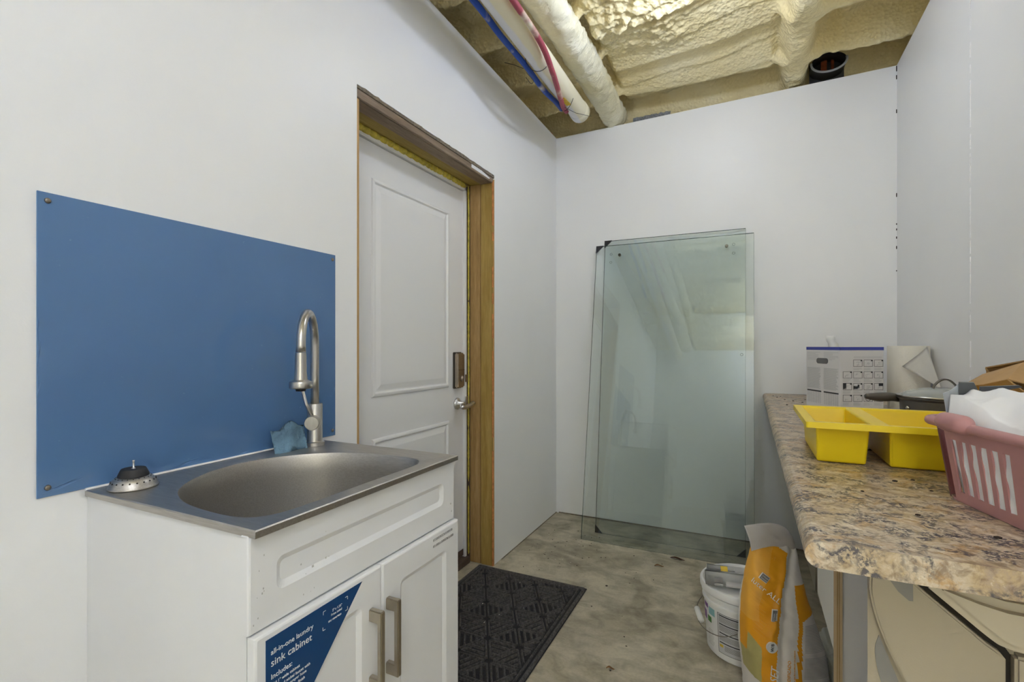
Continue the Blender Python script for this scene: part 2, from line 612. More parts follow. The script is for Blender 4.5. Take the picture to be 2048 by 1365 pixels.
# caulk bead down the seam of the right wall
bm = bmesh.new()
z = 1.02
while z < 2.70:
    h = random.uniform(0.006, 0.024)
    if random.random() < 0.86:
        w = random.uniform(0.0014, 0.0034)
        box(bm, XR - 0.0018, XR + 0.001, 2.302 - w, 2.302 + w, z, z + h)
    z += h + random.uniform(0.0, 0.003)
obj('caulk_bead', bm, 'caulk_white', wall_right)
# dark gaps left open in the back right corner
bm = bmesh.new()
for z0, h in ((2.655, 0.028), (2.612, 0.022), (2.43, 0.02), (1.98, 0.02), (1.83, 0.008), (1.80, 0.01), (1.755, 0.012), (1.70, 0.016), (1.58, 0.006)):
    box(bm, XR - 0.004, XR - 0.0002, YB - 0.002, YB + 0.001, z0, z0 + h)
obj('corner_gap', bm, 'dark_gap', wall_back)

# dirty joint where the walls meet the floor
bm = bmesh.new()
box(bm, XL + 0.02, XR, YB - 0.004, YB, 0.0, 0.007)
box(bm, XL, XL + 0.003, 2.42, YB, 0.0, 0.004)
obj('floor_joint', bm, 'grey_brown_board', wall_back)


# ceiling: spray foam over joists, one height field
JOISTS = (-0.53, -0.13, 0.28, 0.69, 1.10, 1.50, 1.90, 2.285, 2.685, 3.09)


def ceil_z(x, y):
    N = noise.noise
    z = 2.925 - 0.065 * (1 - sm(-0.95, -0.80, x)) + 0.025 * N((x * 1.7, y * 1.7, 3.1))
    centre = sm(-0.80, -0.70, x) * (1 - sm(0.10, 0.20, x))
    # centre bay: foam laid in broad passes running across the room
    zc = 2.845 + 0.02 * N((x * 0.8, y * 2.2, 9.0))
    ph = ((y + 0.10 * x - 0.02 + 0.02 * N((x * 2.5, 0, 4))) / 0.40) % 1.0
    zc -= 0.050 * ph ** 1.5 - 0.035 * sm(0.93, 1.0, ph)
    zc -= 0.05 * sm(2.75, 3.15, y)
    zc += 0.06 * sm(3.12, 3.22, y)
    ph2 = ((y + 0.16 * x + 0.03 * N((x * 3, y * 2, 7))) / 0.155) % 1.0
    zc -= 0.010 * ph2
    # lumpy popcorn foam on the left of the bay
    lump = (1 - sm(-0.50, 0.05, x + 0.14 * N((x * 3, y * 3, 0)))) * (1 - sm(2.45, 2.80, y - 0.25 * (x + 0.7)))
    pop = max(0.0, N((x * 26, y * 26, 1.5)) + 0.25) * 0.026 + max(0.0, N((x * 52, y * 52, 4.5)) + 0.2) * 0.014
    zc -= lump * (pop + 0.035 * sm(0.0, 0.3, lump))
    fine = 0.005 * N((x * 26, y * 44, 7.0)) + 0.0035 * N((x * 62, y * 84, 2.0))
    zc += fine * (1 - 0.4 * sm(-0.2, 0.1, x))
    zj = z + 0.03 * N((x * 6, y * 6, 8)) + 0.014 * N((x * 15, y * 15, 8)) + 1.6 * fine
    # foam turns down behind the wall panels
    e = max(sm(1.42, 1.62, -x), sm(0.76, 0.98, x), sm(3.33, 3.50, y))
    zj = zj * (1 - e) + (2.60 + 0.05 * N((x * 8, y * 8, 3))) * e
    for yj in JOISTS:
        d = (y - yj - 0.016 * N((x * 5, yj * 9, 0.0)) - 0.006 * N((x * 30, yj, 0)))
        w = 0.036 + 0.008 * N((x * 9, yj, 5))
        b = math.exp(-(d / w) ** 4)
        zr = 2.735 + 0.02 * N((x * 5, yj * 3, 1)) + 0.010 * N((x * 28, y * 28, 2))
        zj = zj * (1 - b) + min(zj, zr) * b
    z = zj * (1 - centre) + (zc * (1 - e) + 2.6 * e) * centre
    # foam-buried beam running front to back on the right
    b = math.exp(-((x - 0.235 - 0.015 * N((0, y * 4, 1))) / 0.085) ** 4)
    zb = 2.705 + 0.022 * N((x * 7, y * 5, 6)) + 0.008 * N((x * 30, y * 30, 6))
    z = z * (1 - b) + min(z, zb) * b
    return z


def lin(a, b, n):
    return [a + (b - a) * i / n for i in range(n + 1)]


xs = lin(-1.64, 1.08, 330)
ys = lin(-1.28, 1.55, 80)[:-1] + lin(1.55, 3.60, 270)
bm = bmesh.new()
vs = [[bm.verts.new((x, y, ceil_z(x, y))) for y in ys] for x in xs]
for i in range(len(xs) - 1):
    for j in range(len(ys) - 1):
        bm.faces.new((vs[i][j], vs[i][j + 1], vs[i + 1][j + 1], vs[i + 1][j]))
ceiling = obj('ceiling', bm, 'spray_foam', smooth=True, kind='structure')

# orange foam tufts along the top of the left wall
bm = bmesh.new()
for y, dx in ((2.62, 0.0), (2.60, 0.01), (2.66, 0.005), (2.97, 0.0), (2.99, 0.012), (3.24, 0.0), (3.02, 0.008)):
    r = bmesh.ops.create_icosphere(bm, subdivisions=2, radius=0.022)
    for v in r['verts']:
        v.co *= 1 + 0.35 * noise.noise(v.co * 60 + Vector((y * 7, 0, 0)))
        v.co.y *= 1.4
        v.co += Vector((-1.268 - dx, y, 2.664))
obj('orange_foam_tufts', bm, 'orange_foam', ceiling, smooth=True)

# ------------------------------------------------------------------ door and its rough framing
XD = -1.377
frame = obj('trim_1', bbox(XD, -1.309, OY0 - 0.05, OY1 + 0.03, 2.055, 2.20, 0.002), 'wood_header_yellow', kind='structure')
obj('header_board', bbox(-1.309, -1.247, OY0 - 0.05, OY1 + 0.03, 2.052, 2.20, 0.002), 'wood_header_grey', frame)
obj('header_face', bbox(-1.247, -1.236, OY0, OY1 - 0.004, 2.052, 2.15, 0.002), 'wood_header_grey', frame)
obj('stud', bbox(XD, -1.309, OY1 - 0.010, OY1 + 0.03, 0, 2.055, 0.003), 'wood_stud_tan', frame)
obj('stud', bbox(-1.307, -1.2385, OY1 - 0.012, OY1 + 0.03, 0, 2.053, 0.003), 'wood_stud_yellow', frame)
obj('stud', bbox(-1.31, -1.240, OY0 - 0.04, OY0 + 0.021, 0, 2.052, 0.002), 'wood_edge', frame)
obj('stud', bbox(XD, -1.312, OY0 - 0.04, OY0 + 0.015, 0, 2.055, 0.002), 'wood_stud_tan', frame)
# ragged board edge above the header
bm = bmesh.new()
y = OY0
pt = []
while y < OY1:
    pt.append((y, OZ + random.uniform(-0.006, 0.003)))
    y += random.uniform(0.012, 0.05)
pt.append((OY1, OZ - 0.002))
prism(bm, [(-1.2315, OY0, 2.082)] + [(-1.2315, OY1, 2.078)] + [(-1.2315, a, b) for a, b in pt[::-1]], (-0.012, 0, 0))
obj('ragged_board_edge', bm, 'grey_brown_board', frame)
bm = bmesh.new()
prism(bm, [(-1.2355, 2.10, 2.080), (-1.2355, 2.10, 2.062), (-1.2355, 2.28, 2.060), (-1.2355, 2.295, 2.066), (-1.2355, 2.20, 2.079)], (0.0012, 0, 0))
obj('torn_paper', bm, 'frame_white', frame)
# yellow foam bead over the door frame
bm = bmesh.new()
y = OY0 + 0.03
while y < OY1 - 0.03:
    L = random.uniform(0.03, 0.07)
    r = bmesh.ops.create_icosphere(bm, subdivisions=2, radius=1.0)
    for v in r['verts']:
        k = 1 + 0.2 * noise.noise(v.co * 2 + Vector((y * 9, 0, 0)))
        v.co = Vector((-1.392 + v.co.x * 0.022 * k, y + v.co.y * L * 0.7 * k, 2.046 + v.co.z * 0.016 * k))
    y += L * 0.85
obj('foam_bead', bm, 'yellow_foam', frame, smooth=True)
bm = bmesh.new()
z = 0.03
while z < 2.03:
    L = random.uniform(0.015, 0.05)
    if random.random() < (0.97 if z > 0.75 else 0.6):
        r = bmesh.ops.create_icosphere(bm, subdivisions=2, radius=1.0)
        for v in r['verts']:
            k = 1 + 0.3 * noise.noise(v.co * 2 + Vector((z * 9, 0, 0)))
            v.co = Vector((-1.384 + v.co.x * 0.006 * k, OY1 - 0.013 + v.co.y * 0.004 * k, z + v.co.z * L * 1.3 * k))
    z += L
obj('foam_bead', bm, 'yellow_foam', frame, smooth=True)
# orange sealant along the cut edge of the panel
bm = bmesh.new()
z = 0.0
zz = []
while z < 2.06:
    zz.append(z)
    z += random.uniform(0.03, 0.08)
zz.append(2.06)
for a, b in zip(zz[:-1], zz[1:]):
    w = random.uniform(0.003, 0.009)
    if random.random() < 0.82:
        box(bm, -1.2385, -1.2335, OY1 - 0.010, OY1 - 0.010 + w, a, b)
obj('orange_sealant', bm, 'orange_foam', frame)
obj('paper_edge', bbox(-1.2385, -1.2310, OY1 - 0.003, OY1 + 0.001, 0, 2.07), 'wood_edge', frame)
obj('shadow_gap', bbox(-1.40, -1.379, OY1 - 0.012, OY1 + 0.02, 0, 2.05), 'brown_threshold', frame)

door = obj('door_1', bbox(-1.445, -1.400, 1.34, 2.289, 0.042, 2.016), 'door_white', kind='structure')
XF = -1.400
# frame of the door unit
bm = bmesh.new()
box(bm, -1.46, -1.386, 2.291, 2.308, 0.0, 2.038, 0.002)
box(bm, -1.46, -1.386, 1.32, 1.338, 0.0, 2.038, 0.002)
box(bm, -1.46, -1.386, 1.32, 2.308, 2.020, 2.040, 0.002)
obj('door_frame', bm, 'frame_white', door)


def moulded_panel(y0, y1, z0, z1):
    """raised-and-fielded panel pressed into the door skin"""
    bm = bmesh.new()
    steps = [(0.0, 0.0), (0.003, 0.006), (0.010, 0.0085), (0.015, 0.0085), (0.021, 0.0012), (0.026, 0.0012), (0.050, 0.0072), (0.053, 0.0074)]
    rings = []
    for d, h in steps:
        rings.append([bm.verts.new((XF + 0.0003 + h, a, b)) for a, b in ((y0 + d, z0 + d), (y1 - d, z0 + d), (y1 - d, z1 - d), (y0 + d, z1 - d))])
    for a, b in zip(rings[:-1], rings[1:]):
        for i in range(4):
            bm.faces.new((a[i], a[(i + 1) % 4], b[(i + 1) % 4], b[i]))
    bm.faces.new(rings[-1])
    bmesh.ops.recalc_face_normals(bm, faces=bm.faces[:])
    return bm


DY0, DY1 = 1.57, 2.147
obj('door_panel', moulded_panel(DY0, DY1, 0.966, 1.872), 'door_white', door)
obj('door_panel', moulded_panel(DY0, DY1, 0.20, 0.793), 'door_white', door)
obj('door_sweep', bbox(XF - 0.004, XF + 0.003, 1.34, 2.289, 0.045, 0.078), 'brown_threshold', door)
obj('threshold', bbox(-1.46, -1.365, 1.32, 2.310, 0.0, 0.036, 0.004), 'brown_threshold', door)
# keypad deadbolt
db = obj('deadbolt', bbox(XF + 0.006, XF + 0.030, 2.190, 2.262, 0.958, 1.142, 0.007, 3), 'bronze_nickel', door, smooth=False)
obj('back_plate', bbox(XF, XF + 0.008, 2.186, 2.266, 0.954, 1.146, 0.003), 'handle_dark', db)
obj('cover_seam', bbox(XF + 0.0295, XF + 0.0305, 2.195, 2.258, 1.052, 1.0535), 'black_rubber', db)
bm = bmesh.new()
lathe(bm, [(0.0, 0.0), (0.017, 0.0), (0.017, 0.006), (0.012, 0.012), (0.0, 0.013)], 20, cap0=False, cap1=False)
for v in bm.verts:
    v.co = Vector((XF + 0.029 + v.co.z, 2.228 + v.co.x * 0.62, 1.006 + v.co.y))
obj('thumb_turn', bm, 'bronze_nickel', db, smooth=True)
obj('strike_plate', bbox(-1.385, -1.380, 2.286, 2.310, 0.985, 1.024), 'bronze_nickel', door)
# lever
lv = obj('lever_handle', blathe([(0.0, 0), (0.032, 0), (0.032, 0.006), (0.026, 0.012), (0.013, 0.016), (0.012, 0.045), (0.0, 0.045)], 28, cap0=False, cap1=False), 'chrome', door, smooth=True)
for v in lv.data.vertices:
    v.co = Vector((XF + v.co.z, 2.228 + v.co.x, 0.872 + v.co.y))
obj('grip', btube(spline([(XF + 0.040, 2.222, 0.868), (XF + 0.050, 2.200, 0.860), (XF + 0.054, 2.225, 0.855), (XF + 0.058, 2.262, 0.862), (XF + 0.060, 2.30, 0.872)], 6), [0.0115] * 24 + [0.012], 12), 'chrome', lv, smooth=True)
obj('latch_plate', bbox(-1.386, -1.378, 2.286, 2.309, 0.85, 0.905), 'chrome', door)

# ------------------------------------------------------------------ pipes and things in the ceiling
PX, PZ, PR = -0.918, 2.585, 0.055
pipe = thing('drain_pipe', 'white plastic drain pipe with open end, hung parallel to the left wall', 'pipe', (PX, 0, PZ))
bm = bmesh.new()
ny, ns = 60, 28
rings = []
for j in range(ny + 1):
    y = -1.0 + (2.86 + 1.0) * j / ny
    rings.append([bm.verts.new((PR * math.cos(2 * PI * k / ns), y, PR * math.sin(2 * PI * k / ns))) for k in range(ns)])
for a, b in zip(rings[:-1], rings[1:]):
    for k in range(ns):
        bm.faces.new((a[k], a[(k + 1) % ns], b[(k + 1) % ns], b[k]))
inner = [bm.verts.new((v.co.x * 0.93, v.co.y, v.co.z * 0.93)) for v in rings[-1]]
deep = [bm.verts.new((v.co.x * 0.93, v.co.y - 0.12, v.co.z * 0.93)) for v in rings[-1]]
for k in range(ns):
    bm.faces.new((rings[-1][k], rings[-1][(k + 1) % ns], inner[(k + 1) % ns], inner[k]))
    bm.faces.new((inner[k], inner[(k + 1) % ns], deep[(k + 1) % ns], deep[k]))
bm.faces.new(deep)
bmesh.ops.recalc_face_normals(bm, faces=bm.faces[:])
obj('pipe_body', bm, 'pvc_oversprayed', pipe, smooth=True)
bm = bmesh.new()
lathe(bm, [(PR + 0.0005, 2.80), (PR + 0.004, 2.803), (PR + 0.004, 2.856), (PR - 0.003, 2.858)], 28, cap0=False, cap1=False)
for v in bm.verts:
    v.co = Vector((v.co.x, v.co.z, v.co.y))
obj('end_cap', bm, 'pvc_oversprayed', pipe, smooth=True)
# wire ties
bm = bmesh.new()
ring = [(0.062 * math.cos(a) - 0.012 * math.cos(a) - 0.01, 2.205 + 0.03 * math.cos(a), 0.066 * math.sin(a) - 0.006) for a in lin(0, 2 * PI, 24)]
tube(bm, ring, 0.0016, 6, False)
tube(bm, [(-0.075, 2.19, -0.05), (-0.12, 2.17, -0.03), (-0.16, 2.15, -0.02)], 0.0015, 6)
tube(bm, spline([(-0.07, 2.21, -0.06), (-0.05, 2.25, -0.085), (-0.075, 2.28, -0.08), (-0.09, 2.25, -0.06)], 5), 0.0013, 6)
obj('wire_tie', bm, 'wire_black', pipe)
bm = bmesh.new()
ring = [(0.060 * math.cos(a) - 0.012, 2.64 - 0.05 * math.cos(a), 0.064 * math.sin(a) - 0.006) for a in lin(0, 2 * PI, 24)]
tube(bm, ring, 0.0016, 6, False)
tube(bm, [(-0.01, 2.60, -0.075), (0.03, 2.68, -0.08), (0.085, 2.80, -0.06)], 0.0013, 6)
obj('wire_tie', bm, 'wire_black', pipe)
bm = bmesh.new()
prism(bm, [(-0.012, 2.53, -0.057), (0.014, 2.53, -0.056), (0.022, 2.62, -0.056), (-0.004, 2.62, -0.058)], (0, 0, -0.0015))
obj('yellow_tag', bm, 'yellow_tag', pipe)

blue = spline([(-1.04, 1.0, 2.575), (-1.000, 1.70, 2.57), (-1.000, 1.95, 2.565), (-0.985, 2.20, 2.55), (-0.985, 2.42, 2.54), (-0.972, 2.58, 2.54), (-0.975, 2.68, 2.545)], 8)
tag(obj('water_tube', btube(blue, 0.0135, 12), 'pex_blue', smooth=True), 'blue plastic water tube tied along the white drain pipe', 'tube')
red = spline([(-0.84, 1.0, 2.56), (-0.845, 1.72, 2.555), (-0.848, 2.05, 2.55), (-0.865, 2.25, 2.515), (-0.905, 2.45, 2.512), (-0.945, 2.62, 2.528), (-0.952, 2.70, 2.535)], 8)
tag(obj('water_tube', btube(red, 0.0135, 12), 'pex_red', smooth=True), 'red plastic water tube crossing under the white drain pipe', 'tube')

# foam-coated pipe
bm = bmesh.new()
ny, ns = 420, 44
rings = []
for j in range(ny + 1):
    y = -1.2 + 4.53 * j / ny
    row = []
    for k in range(ns):
        a = 2 * PI * k / ns
        p = Vector((math.cos(a) * 1.0, y * 5, math.sin(a) * 1.0))
        r = 0.079 + 0.012 * noise.noise(p * 0.8) + 0.009 * noise.noise(Vector((p.x * 2, y * 26, p.z * 2))) + 0.007 * noise.noise(Vector((p.x * 4, y * 60, p.z * 4)))
        row.append(bm.verts.new((-0.822 + 0.008 * math.sin(y * 3) + r * math.cos(a), y, 2.735 + r * math.sin(a))))
    rings.append(row)
for a, b in zip(rings[:-1], rings[1:]):
    for k in range(ns):
        bm.faces.new((a[k], a[(k + 1) % ns], b[(k + 1) % ns], b[k]))
bm.faces.new(rings[0]); bm.faces.new(rings[-1])
bmesh.ops.recalc_face_normals(bm, faces=bm.faces[:])
tag(obj('foam_coated_pipe', bm, 'spray_foam_pale', smooth=True), 'thick pipe buried in cream spray foam, beside the white drain pipe', 'pipe')

# black duct mouth above the back wall
duct = thing('flexible_duct', 'black duct mouth with grey rim resting on top of back wall', 'duct', (0.40, 3.30, 2.72))
bm = bmesh.new()
lathe(bm, [(0.085, 0.0), (0.085, 0.10), (0.080, 0.10), (0.080, 0.0)], 32, cap0=False, cap1=False)
for v in bm.verts:
    v.co = Vector((v.co.x, v.co.z - 0.06, v.co.y * 0.62 + 0.045))
obj('duct_body', bm, 'duct_black', duct, smooth=True)
bm = bmesh.new()
tube(bm, [(0.085 * math.cos(a), -0.062, 0.053 * math.sin(a) + 0.045) for a in lin(PI * 0.95, PI * 2.08, 26)], 0.006, 8)
obj('duct_rim', bm, 'duct_rim', duct, smooth=True)
obj('rusty_strap', bbox(-0.03, 0.0, 0.015, 0.03, -0.005, 0.10, 0.003), 'rust_orange', duct)
obj('rusty_strap', bbox(0.02, 0.035, 0.018, 0.03, 0.04, 0.10, 0.003), 'rust_orange', duct)
obj('duct_back', bbox(-0.085, 0.085, 0.038, 0.044, -0.012, 0.10), 'duct_black', duct)

bm = bmesh.new()
def fg(u, v):
    return Vector((-0.70 + 0.24 * u, 3.300 + 0.01 * noise.noise((u * 9, v * 9, 0)) + 0.02 * v, 2.63 + 0.075 * v + 0.008 * noise.noise((u * 14, v * 5, 2))))
grid(bm, 24, 8, fg)
bmesh.ops.solidify(bm, geom=bm.faces[:], thickness=-0.02)
tag(obj('insulation_batt', bm, 'fibreglass_grey', smooth=True), 'scrap of grey insulation showing above back wall by foam coated pipe', 'insulation')

# lamps out of frame: an added fill tube, then the bulb
t = thing('fill_tube', 'bare white tube added as unseen fill light behind the camera', 'lamp', TUBE_LOC)
obj('tube', btube([(0, 0, 0), (0, TUBE_LEN, 0)], 0.019, 16), 'fill_tube_glow', t, smooth=True)
for y in (-0.012, TUBE_LEN - 0.004):
    obj('socket', bbox(-0.014, 0.014, y, y + 0.016, -0.02, 0.024, 0.003), 'white_plastic', t)
    obj('hanger', btube([(0, y + 0.008, 0.02), (0, y + 0.008, 0.40)], 0.003), 'frame_white', t)
t = thing('bulb_lamp', 'bare round bulb hung under the foam ceiling in the middle', 'lamp', BULB_LOC)
bm = bmesh.new()
bmesh.ops.create_icosphere(bm, subdivisions=3, radius=BULB_R)
obj('bulb', bm, 'lamp_bulb', t, smooth=True)
obj('bulb_holder', blathe([(0.0, 0.038), (0.017, 0.038), (0.019, 0.045), (0.021, 0.085), (0.0, 0.09)], 20, cap0=False, cap1=False), 'white_plastic', t, smooth=True)
obj('cord', btube([(0, 0, 0.085), (0, 0, 0.25)], 0.004), 'frame_white', t)

# ------------------------------------------------------------------ blue backsplash
SP = thing('backsplash_sheet', 'blue metal sheet screwed to the wall behind the sink', 'panel', (XL, 0, 0))
PY0, PY1, PZ0, PZ1 = 0.453, 1.207, 0.886, 1.478
bm = bbox(0.0008, 0.0042, PY0, PY1, PZ0, PZ1, 0.0008, 1)
obj('sheet', bm, 'blue_sheet', SP)
for y, z in ((0.469, 1.462), (1.194, 1.462), (0.469, 0.904), (1.194, 0.903)):
    bm = blathe([(0.0, 0.0), (0.0055, 0.0), (0.005, 0.002), (0.002, 0.0032), (0.0, 0.0032)], 14, cap0=False, cap1=False)
    for v in bm.verts:
        v.co = Vector((0.0045 + v.co.z, y + v.co.x, z + v.co.y))
    obj('screw', bm, 'zinc_screw', SP, smooth=True)
bm = bmesh.new()
for (y0, z0, y1, z1, w) in ((0.462, 0.893, 0.545, 0.917, 0.005), (0.4545, 1.215, 0.458, 1.235, 0.003), (0.4545, 1.15, 0.459, 1.185, 0.003), (0.4545, 1.09, 0.459, 1.11, 0.003),
                             (0.705, 0.8925, 0.765, 0.903, 0.005), (0.87, 0.890, 0.90, 0.893, 0.003), (1.185, 0.893, 1.205, 0.92, 0.004), (1.200, 1.03, 1.206, 1.05, 0.003), (1.062, 0.992, 1.070, 0.994, 0.002)):
    for k in range(4):
        q0, q1 = random.uniform(-0.1, 0.25), random.uniform(0.6, 1.0)
        oo = random.uniform(-1, 1) * w * 0.5
        a = Vector((0.0042, y0 + (y1 - y0) * q0, z0 + (z1 - z0) * q0 + oo))
        b = Vector((0.0042, y0 + (y1 - y0) * q1, z0 + (z1 - z0) * q1 + oo))
        a.y = max(PY0 + 0.0005, a.y); b.y = min(PY1 - 0.0005, b.y)
        d = (b - a).normalized()
        nn = Vector((0, -d.z, d.y)) * w * 0.16
        prism(bm, [a, (a + b) / 2 - nn, b, (a + b) / 2 + nn], (0.0002, 0, 0))
obj('scrape_mark', bm, 'blue_scuff', SP)

# ------------------------------------------------------------------ sink cabinet
CY0, CY1 = 0.534, 1.130
cab = thing('sink_cabinet', 'white laundry sink cabinet with two doors under the steel sink', 'cabinet', (0, 0, 0))
BX = -0.738
bm = bmesh.new()
box(bm, -1.2315, BX, CY0, CY0 + 0.016, 0.0, 0.872)
box(bm, -1.228, BX, CY1 - 0.016, CY1, 0.0, 0.872)
box(bm, -1.227, BX - 0.001, CY0 + 0.003, CY1 - 0.003, 0.06, 0.076)
box(bm, -1.2285, -1.22, CY0 + 0.003, CY1 - 0.003, 0.001, 0.870)
box(bm, BX - 0.016, BX - 0.002, CY0 + 0.003, CY1 - 0.003, 0.001, 0.06)
box(bm, BX - 0.016, BX - 0.0005, CY0 + 0.002, CY1 - 0.002, 0.66, 0.872)
box(bm, BX - 0.016, BX - 0.0005, 0.80, 0.87, 0.06, 0.70)
obj('cabinet_body', bm, 'cabinet_white', cab)


def shaker(x, y0, y1, z0, z1, rail, depth=0.006, t=0.018, round_r=0.014, bev=0.004):
    """front with a recessed, round-cornered field; outer arris rounded"""
    bm = bmesh.new()

    def ringpts(d, xx, rr):
        out = []
        for cy, cz, a0 in ((y1 - d - rr, z1 - d - rr, 0), (y0 + d + rr, z1 - d - rr, PI / 2), (y0 + d + rr, z0 + d + rr, PI), (y1 - d - rr, z0 + d + rr, 1.5 * PI)):
            for k in range(5):
                a = a0 + PI / 2 * k / 4
                out.append(bm.verts.new((xx, cy + rr * math.cos(a), cz + rr * math.sin(a))))
        return out
    rings = [ringpts(0, x - t, 0.0015), ringpts(0, x - bev, 0.0015), ringpts(bev * 0.35, x - bev * 0.35, 0.002), ringpts(bev, x, 0.003),
             ringpts(rail, x, round_r), ringpts(rail + 0.004, x - depth * 0.35, round_r), ringpts(rail + 0.011, x - depth, round_r * 0.7)]
    n = 20
    for a, b in zip(rings[:-1], rings[1:]):
        for i in range(n):
            bm.faces.new((a[i], a[(i + 1) % n], b[(i + 1) % n], b[i]))
    bm.faces.new(rings[-1])
    bm.faces.new(rings[0][::-1])
    bmesh.ops.recalc_face_normals(bm, faces=bm.faces[:])
    return bm


ff = obj('false_front', shaker(-0.722, CY0 - 0.008, CY1 + 0.006, 0.7115, 0.873, 0.052), 'cabinet_white', cab, smooth=False)
dl = obj('door', shaker(-0.712, CY0 - 0.004, 0.8312, 0.07, 0.7085, 0.060), 'cabinet_white', cab)
dr = obj('door', shaker(-0.712, 0.8338, CY1 + 0.012, 0.07, 0.7085, 0.060), 'cabinet_white', cab)


def bar_handle(y, z0, z1, parent):
    bm = bmesh.new()
    box(bm, -0.690, -0.678, y - 0.0065, y + 0.0065, z0, z1, 0.0022, 2)
    box(bm, -0.713, -0.684, y - 0.0063, y + 0.0063, z1 - 0.026, z1 - 0.0004, 0.002, 2)
    box(bm, -0.713, -0.684, y - 0.0063, y + 0.0063, z0 + 0.0004, z0 + 0.026, 0.002, 2)
    return obj('handle', bm, 'handle_nickel', parent)


bar_handle(0.797, 0.466, 0.632, dl)
bar_handle(0.850, 0.466, 0.632, dr)
# scuffs on the false front
bm = bmesh.new()
for i in range(16):
    y = CY0 + random.choice((random.uniform(0.0, 0.02), random.uniform(0.09, 0.16)))
    z = random.uniform(0.72, 0.86)
    s = random.uniform(0.0004, 0.0011)
    box(bm, -0.7222, -0.7217, y - s, y + s, z - s * 1.6, z + s * 1.6)
for y, z in ((1.118, 0.756), (1.122, 0.735), (0.655, 0.775)):
    box(bm, -0.7222, -0.7216, y - 0.002, y + 0.002, z - 0.002, z + 0.002)
obj('scuff_mark', bm, 'scuff_grey', ff)
# blue corner decal with its text on the left door
LX = -0.7116
T0, T1, TZ0, TZ1 = 0.549, 0.771, 0.465, 0.697
decal = obj('decal', bprism([(LX, T0, TZ1), (LX, T1, TZ1 + 0.002), (LX, T0, TZ0)], (0.0006, 0, 0)), 'decal_blue', dl)
TXO = LX + 0.0008
for body, sz, y, z, sp in (('all-in-one laundry', 0.0125, 0.558, 0.6685, 1.0), ('sink cabinet', 0.0178, 0.558, 0.6490, 1.0), ('Includes:', 0.0122, 0.558, 0.6280, 1.0),
                           ('\u2022 24.1" wide cabinet', 0.0072, 0.558, 0.6165, 1.0), ('\u2022 brushed nickel faucet with', 0.0072, 0.558, 0.6070, 1.0), ('  pull-down sprayer hose', 0.0072, 0.558, 0.5990, 1.0),
                           ('\u2022 scratch resistant finish', 0.0072, 0.558, 0.5895, 1.0), ('\u2022 stainless steel sink', 0.0072, 0.558, 0.5800, 1.0),
                           ('2" x 1.25"', 0.0062, 0.691, 0.6765, 1.0), ('Price Label', 0.0062, 0.688, 0.6690, 1.0), ('SKU 1004679024', 0.0046, 0.681, 0.6600, 1.0)):
    text('lettering', body, sz, (TXO, y, z), (0, 1, 0), (0, 0, 1), 'print_white', dl, spacing=sp)
bm = bmesh.new()
for y, z, sy, sz in ((0.669, 0.6865, 1, -1), (0.730, 0.688, -1, -1), (0.668, 0.652, 1, 1), (0.730, 0.662, -1, 1)):
    box(bm, TXO, TXO + 0.0003, min(y, y + 0.006 * sy), max(y, y + 0.006 * sy), z - 0.0005, z + 0.0005)
    box(bm, TXO, TXO + 0.0003, y - 0.0005, y + 0.0005, min(z, z + 0.006 * sz), max(z, z + 0.006 * sz))
obj('corner_mark', bm, 'print_white', dl)
# instructions stamped on the right door
text('lettering', 'NOTE: REMOVE PROTECTIVE FILM FROM DOOR', 0.0090, (-0.7118, 1.022, 0.6890), (0, 1, 0), (0, 0, 1), 'print_grey', dr, xscale=0.455)
text('lettering', 'NOTA: REMUEVA LA CAPA PROTECTORA DE LA PUERTA', 0.0090, (-0.7118, 1.022, 0.6735), (0, 1, 0), (0, 0, 1), 'print_grey', dr, xscale=0.405)

# ------------------------------------------------------------------ steel sink
sink = thing('laundry_sink', 'stainless steel drop-in sink with rounded bowl on white cabinet', 'sink', (0, 0, 0))
SX0, SX1, SY0, SY1, SZ = -1.2265, -0.7085, 0.528, 1.1335, 0.884
outline = spline([(-.752, .66, 0), (-.752, .82, 0), (-.752, .98, 0), (-.762, 1.030, 0), (-.795, 1.062, 0), (-.87, 1.068, 0), (-.98, 1.052, 0), (-1.075, 1.005, 0), (-1.142, .922, 0), (-1.168, .820, 0),
                  (-1.142, .714, 0), (-1.075, .625, 0), (-.98, .578, 0), (-.87, .562, 0), (-.795, .568, 0), (-.762, .60, 0)], 8, True)
cx, cy = -0.945, 0.822
bm = bmesh.new()
N = len(outline)


def rect_hit(p):
    dx, dy = p.x - cx, p.y - cy
    ts = []
    if dx > 0: ts.append((SX1 - cx) / dx)
    if dx < 0: ts.append((SX0 - cx) / dx)
    if dy > 0: ts.append((SY1 - cy) / dy)
    if dy < 0: ts.append((SY0 - cy) / dy)
    t = min(ts)
    return Vector((cx + dx * t, cy + dy * t, 0))


outer = [rect_hit(p) for p in outline]
for c in ((SX1, SY0), (SX1, SY1), (SX0, SY0), (SX0, SY1)):
    k = min(range(N), key=lambda i: (outer[i].x - c[0]) ** 2 + (outer[i].y - c[1]) ** 2)
    outer[k] = Vector((c[0], c[1], 0))


def ring(fn):
    return [bm.verts.new(fn(i)) for i in range(N)]


def shrink(p, s, z):
    return Vector((cx + (p.x - cx) * s, cy + (p.y - cy) * s, z))


def ins(p, d, z):
    return Vector((max(SX0 + d, min(SX1 - d, p.x)), max(SY0 + d, min(SY1 - d, p.y)), z))


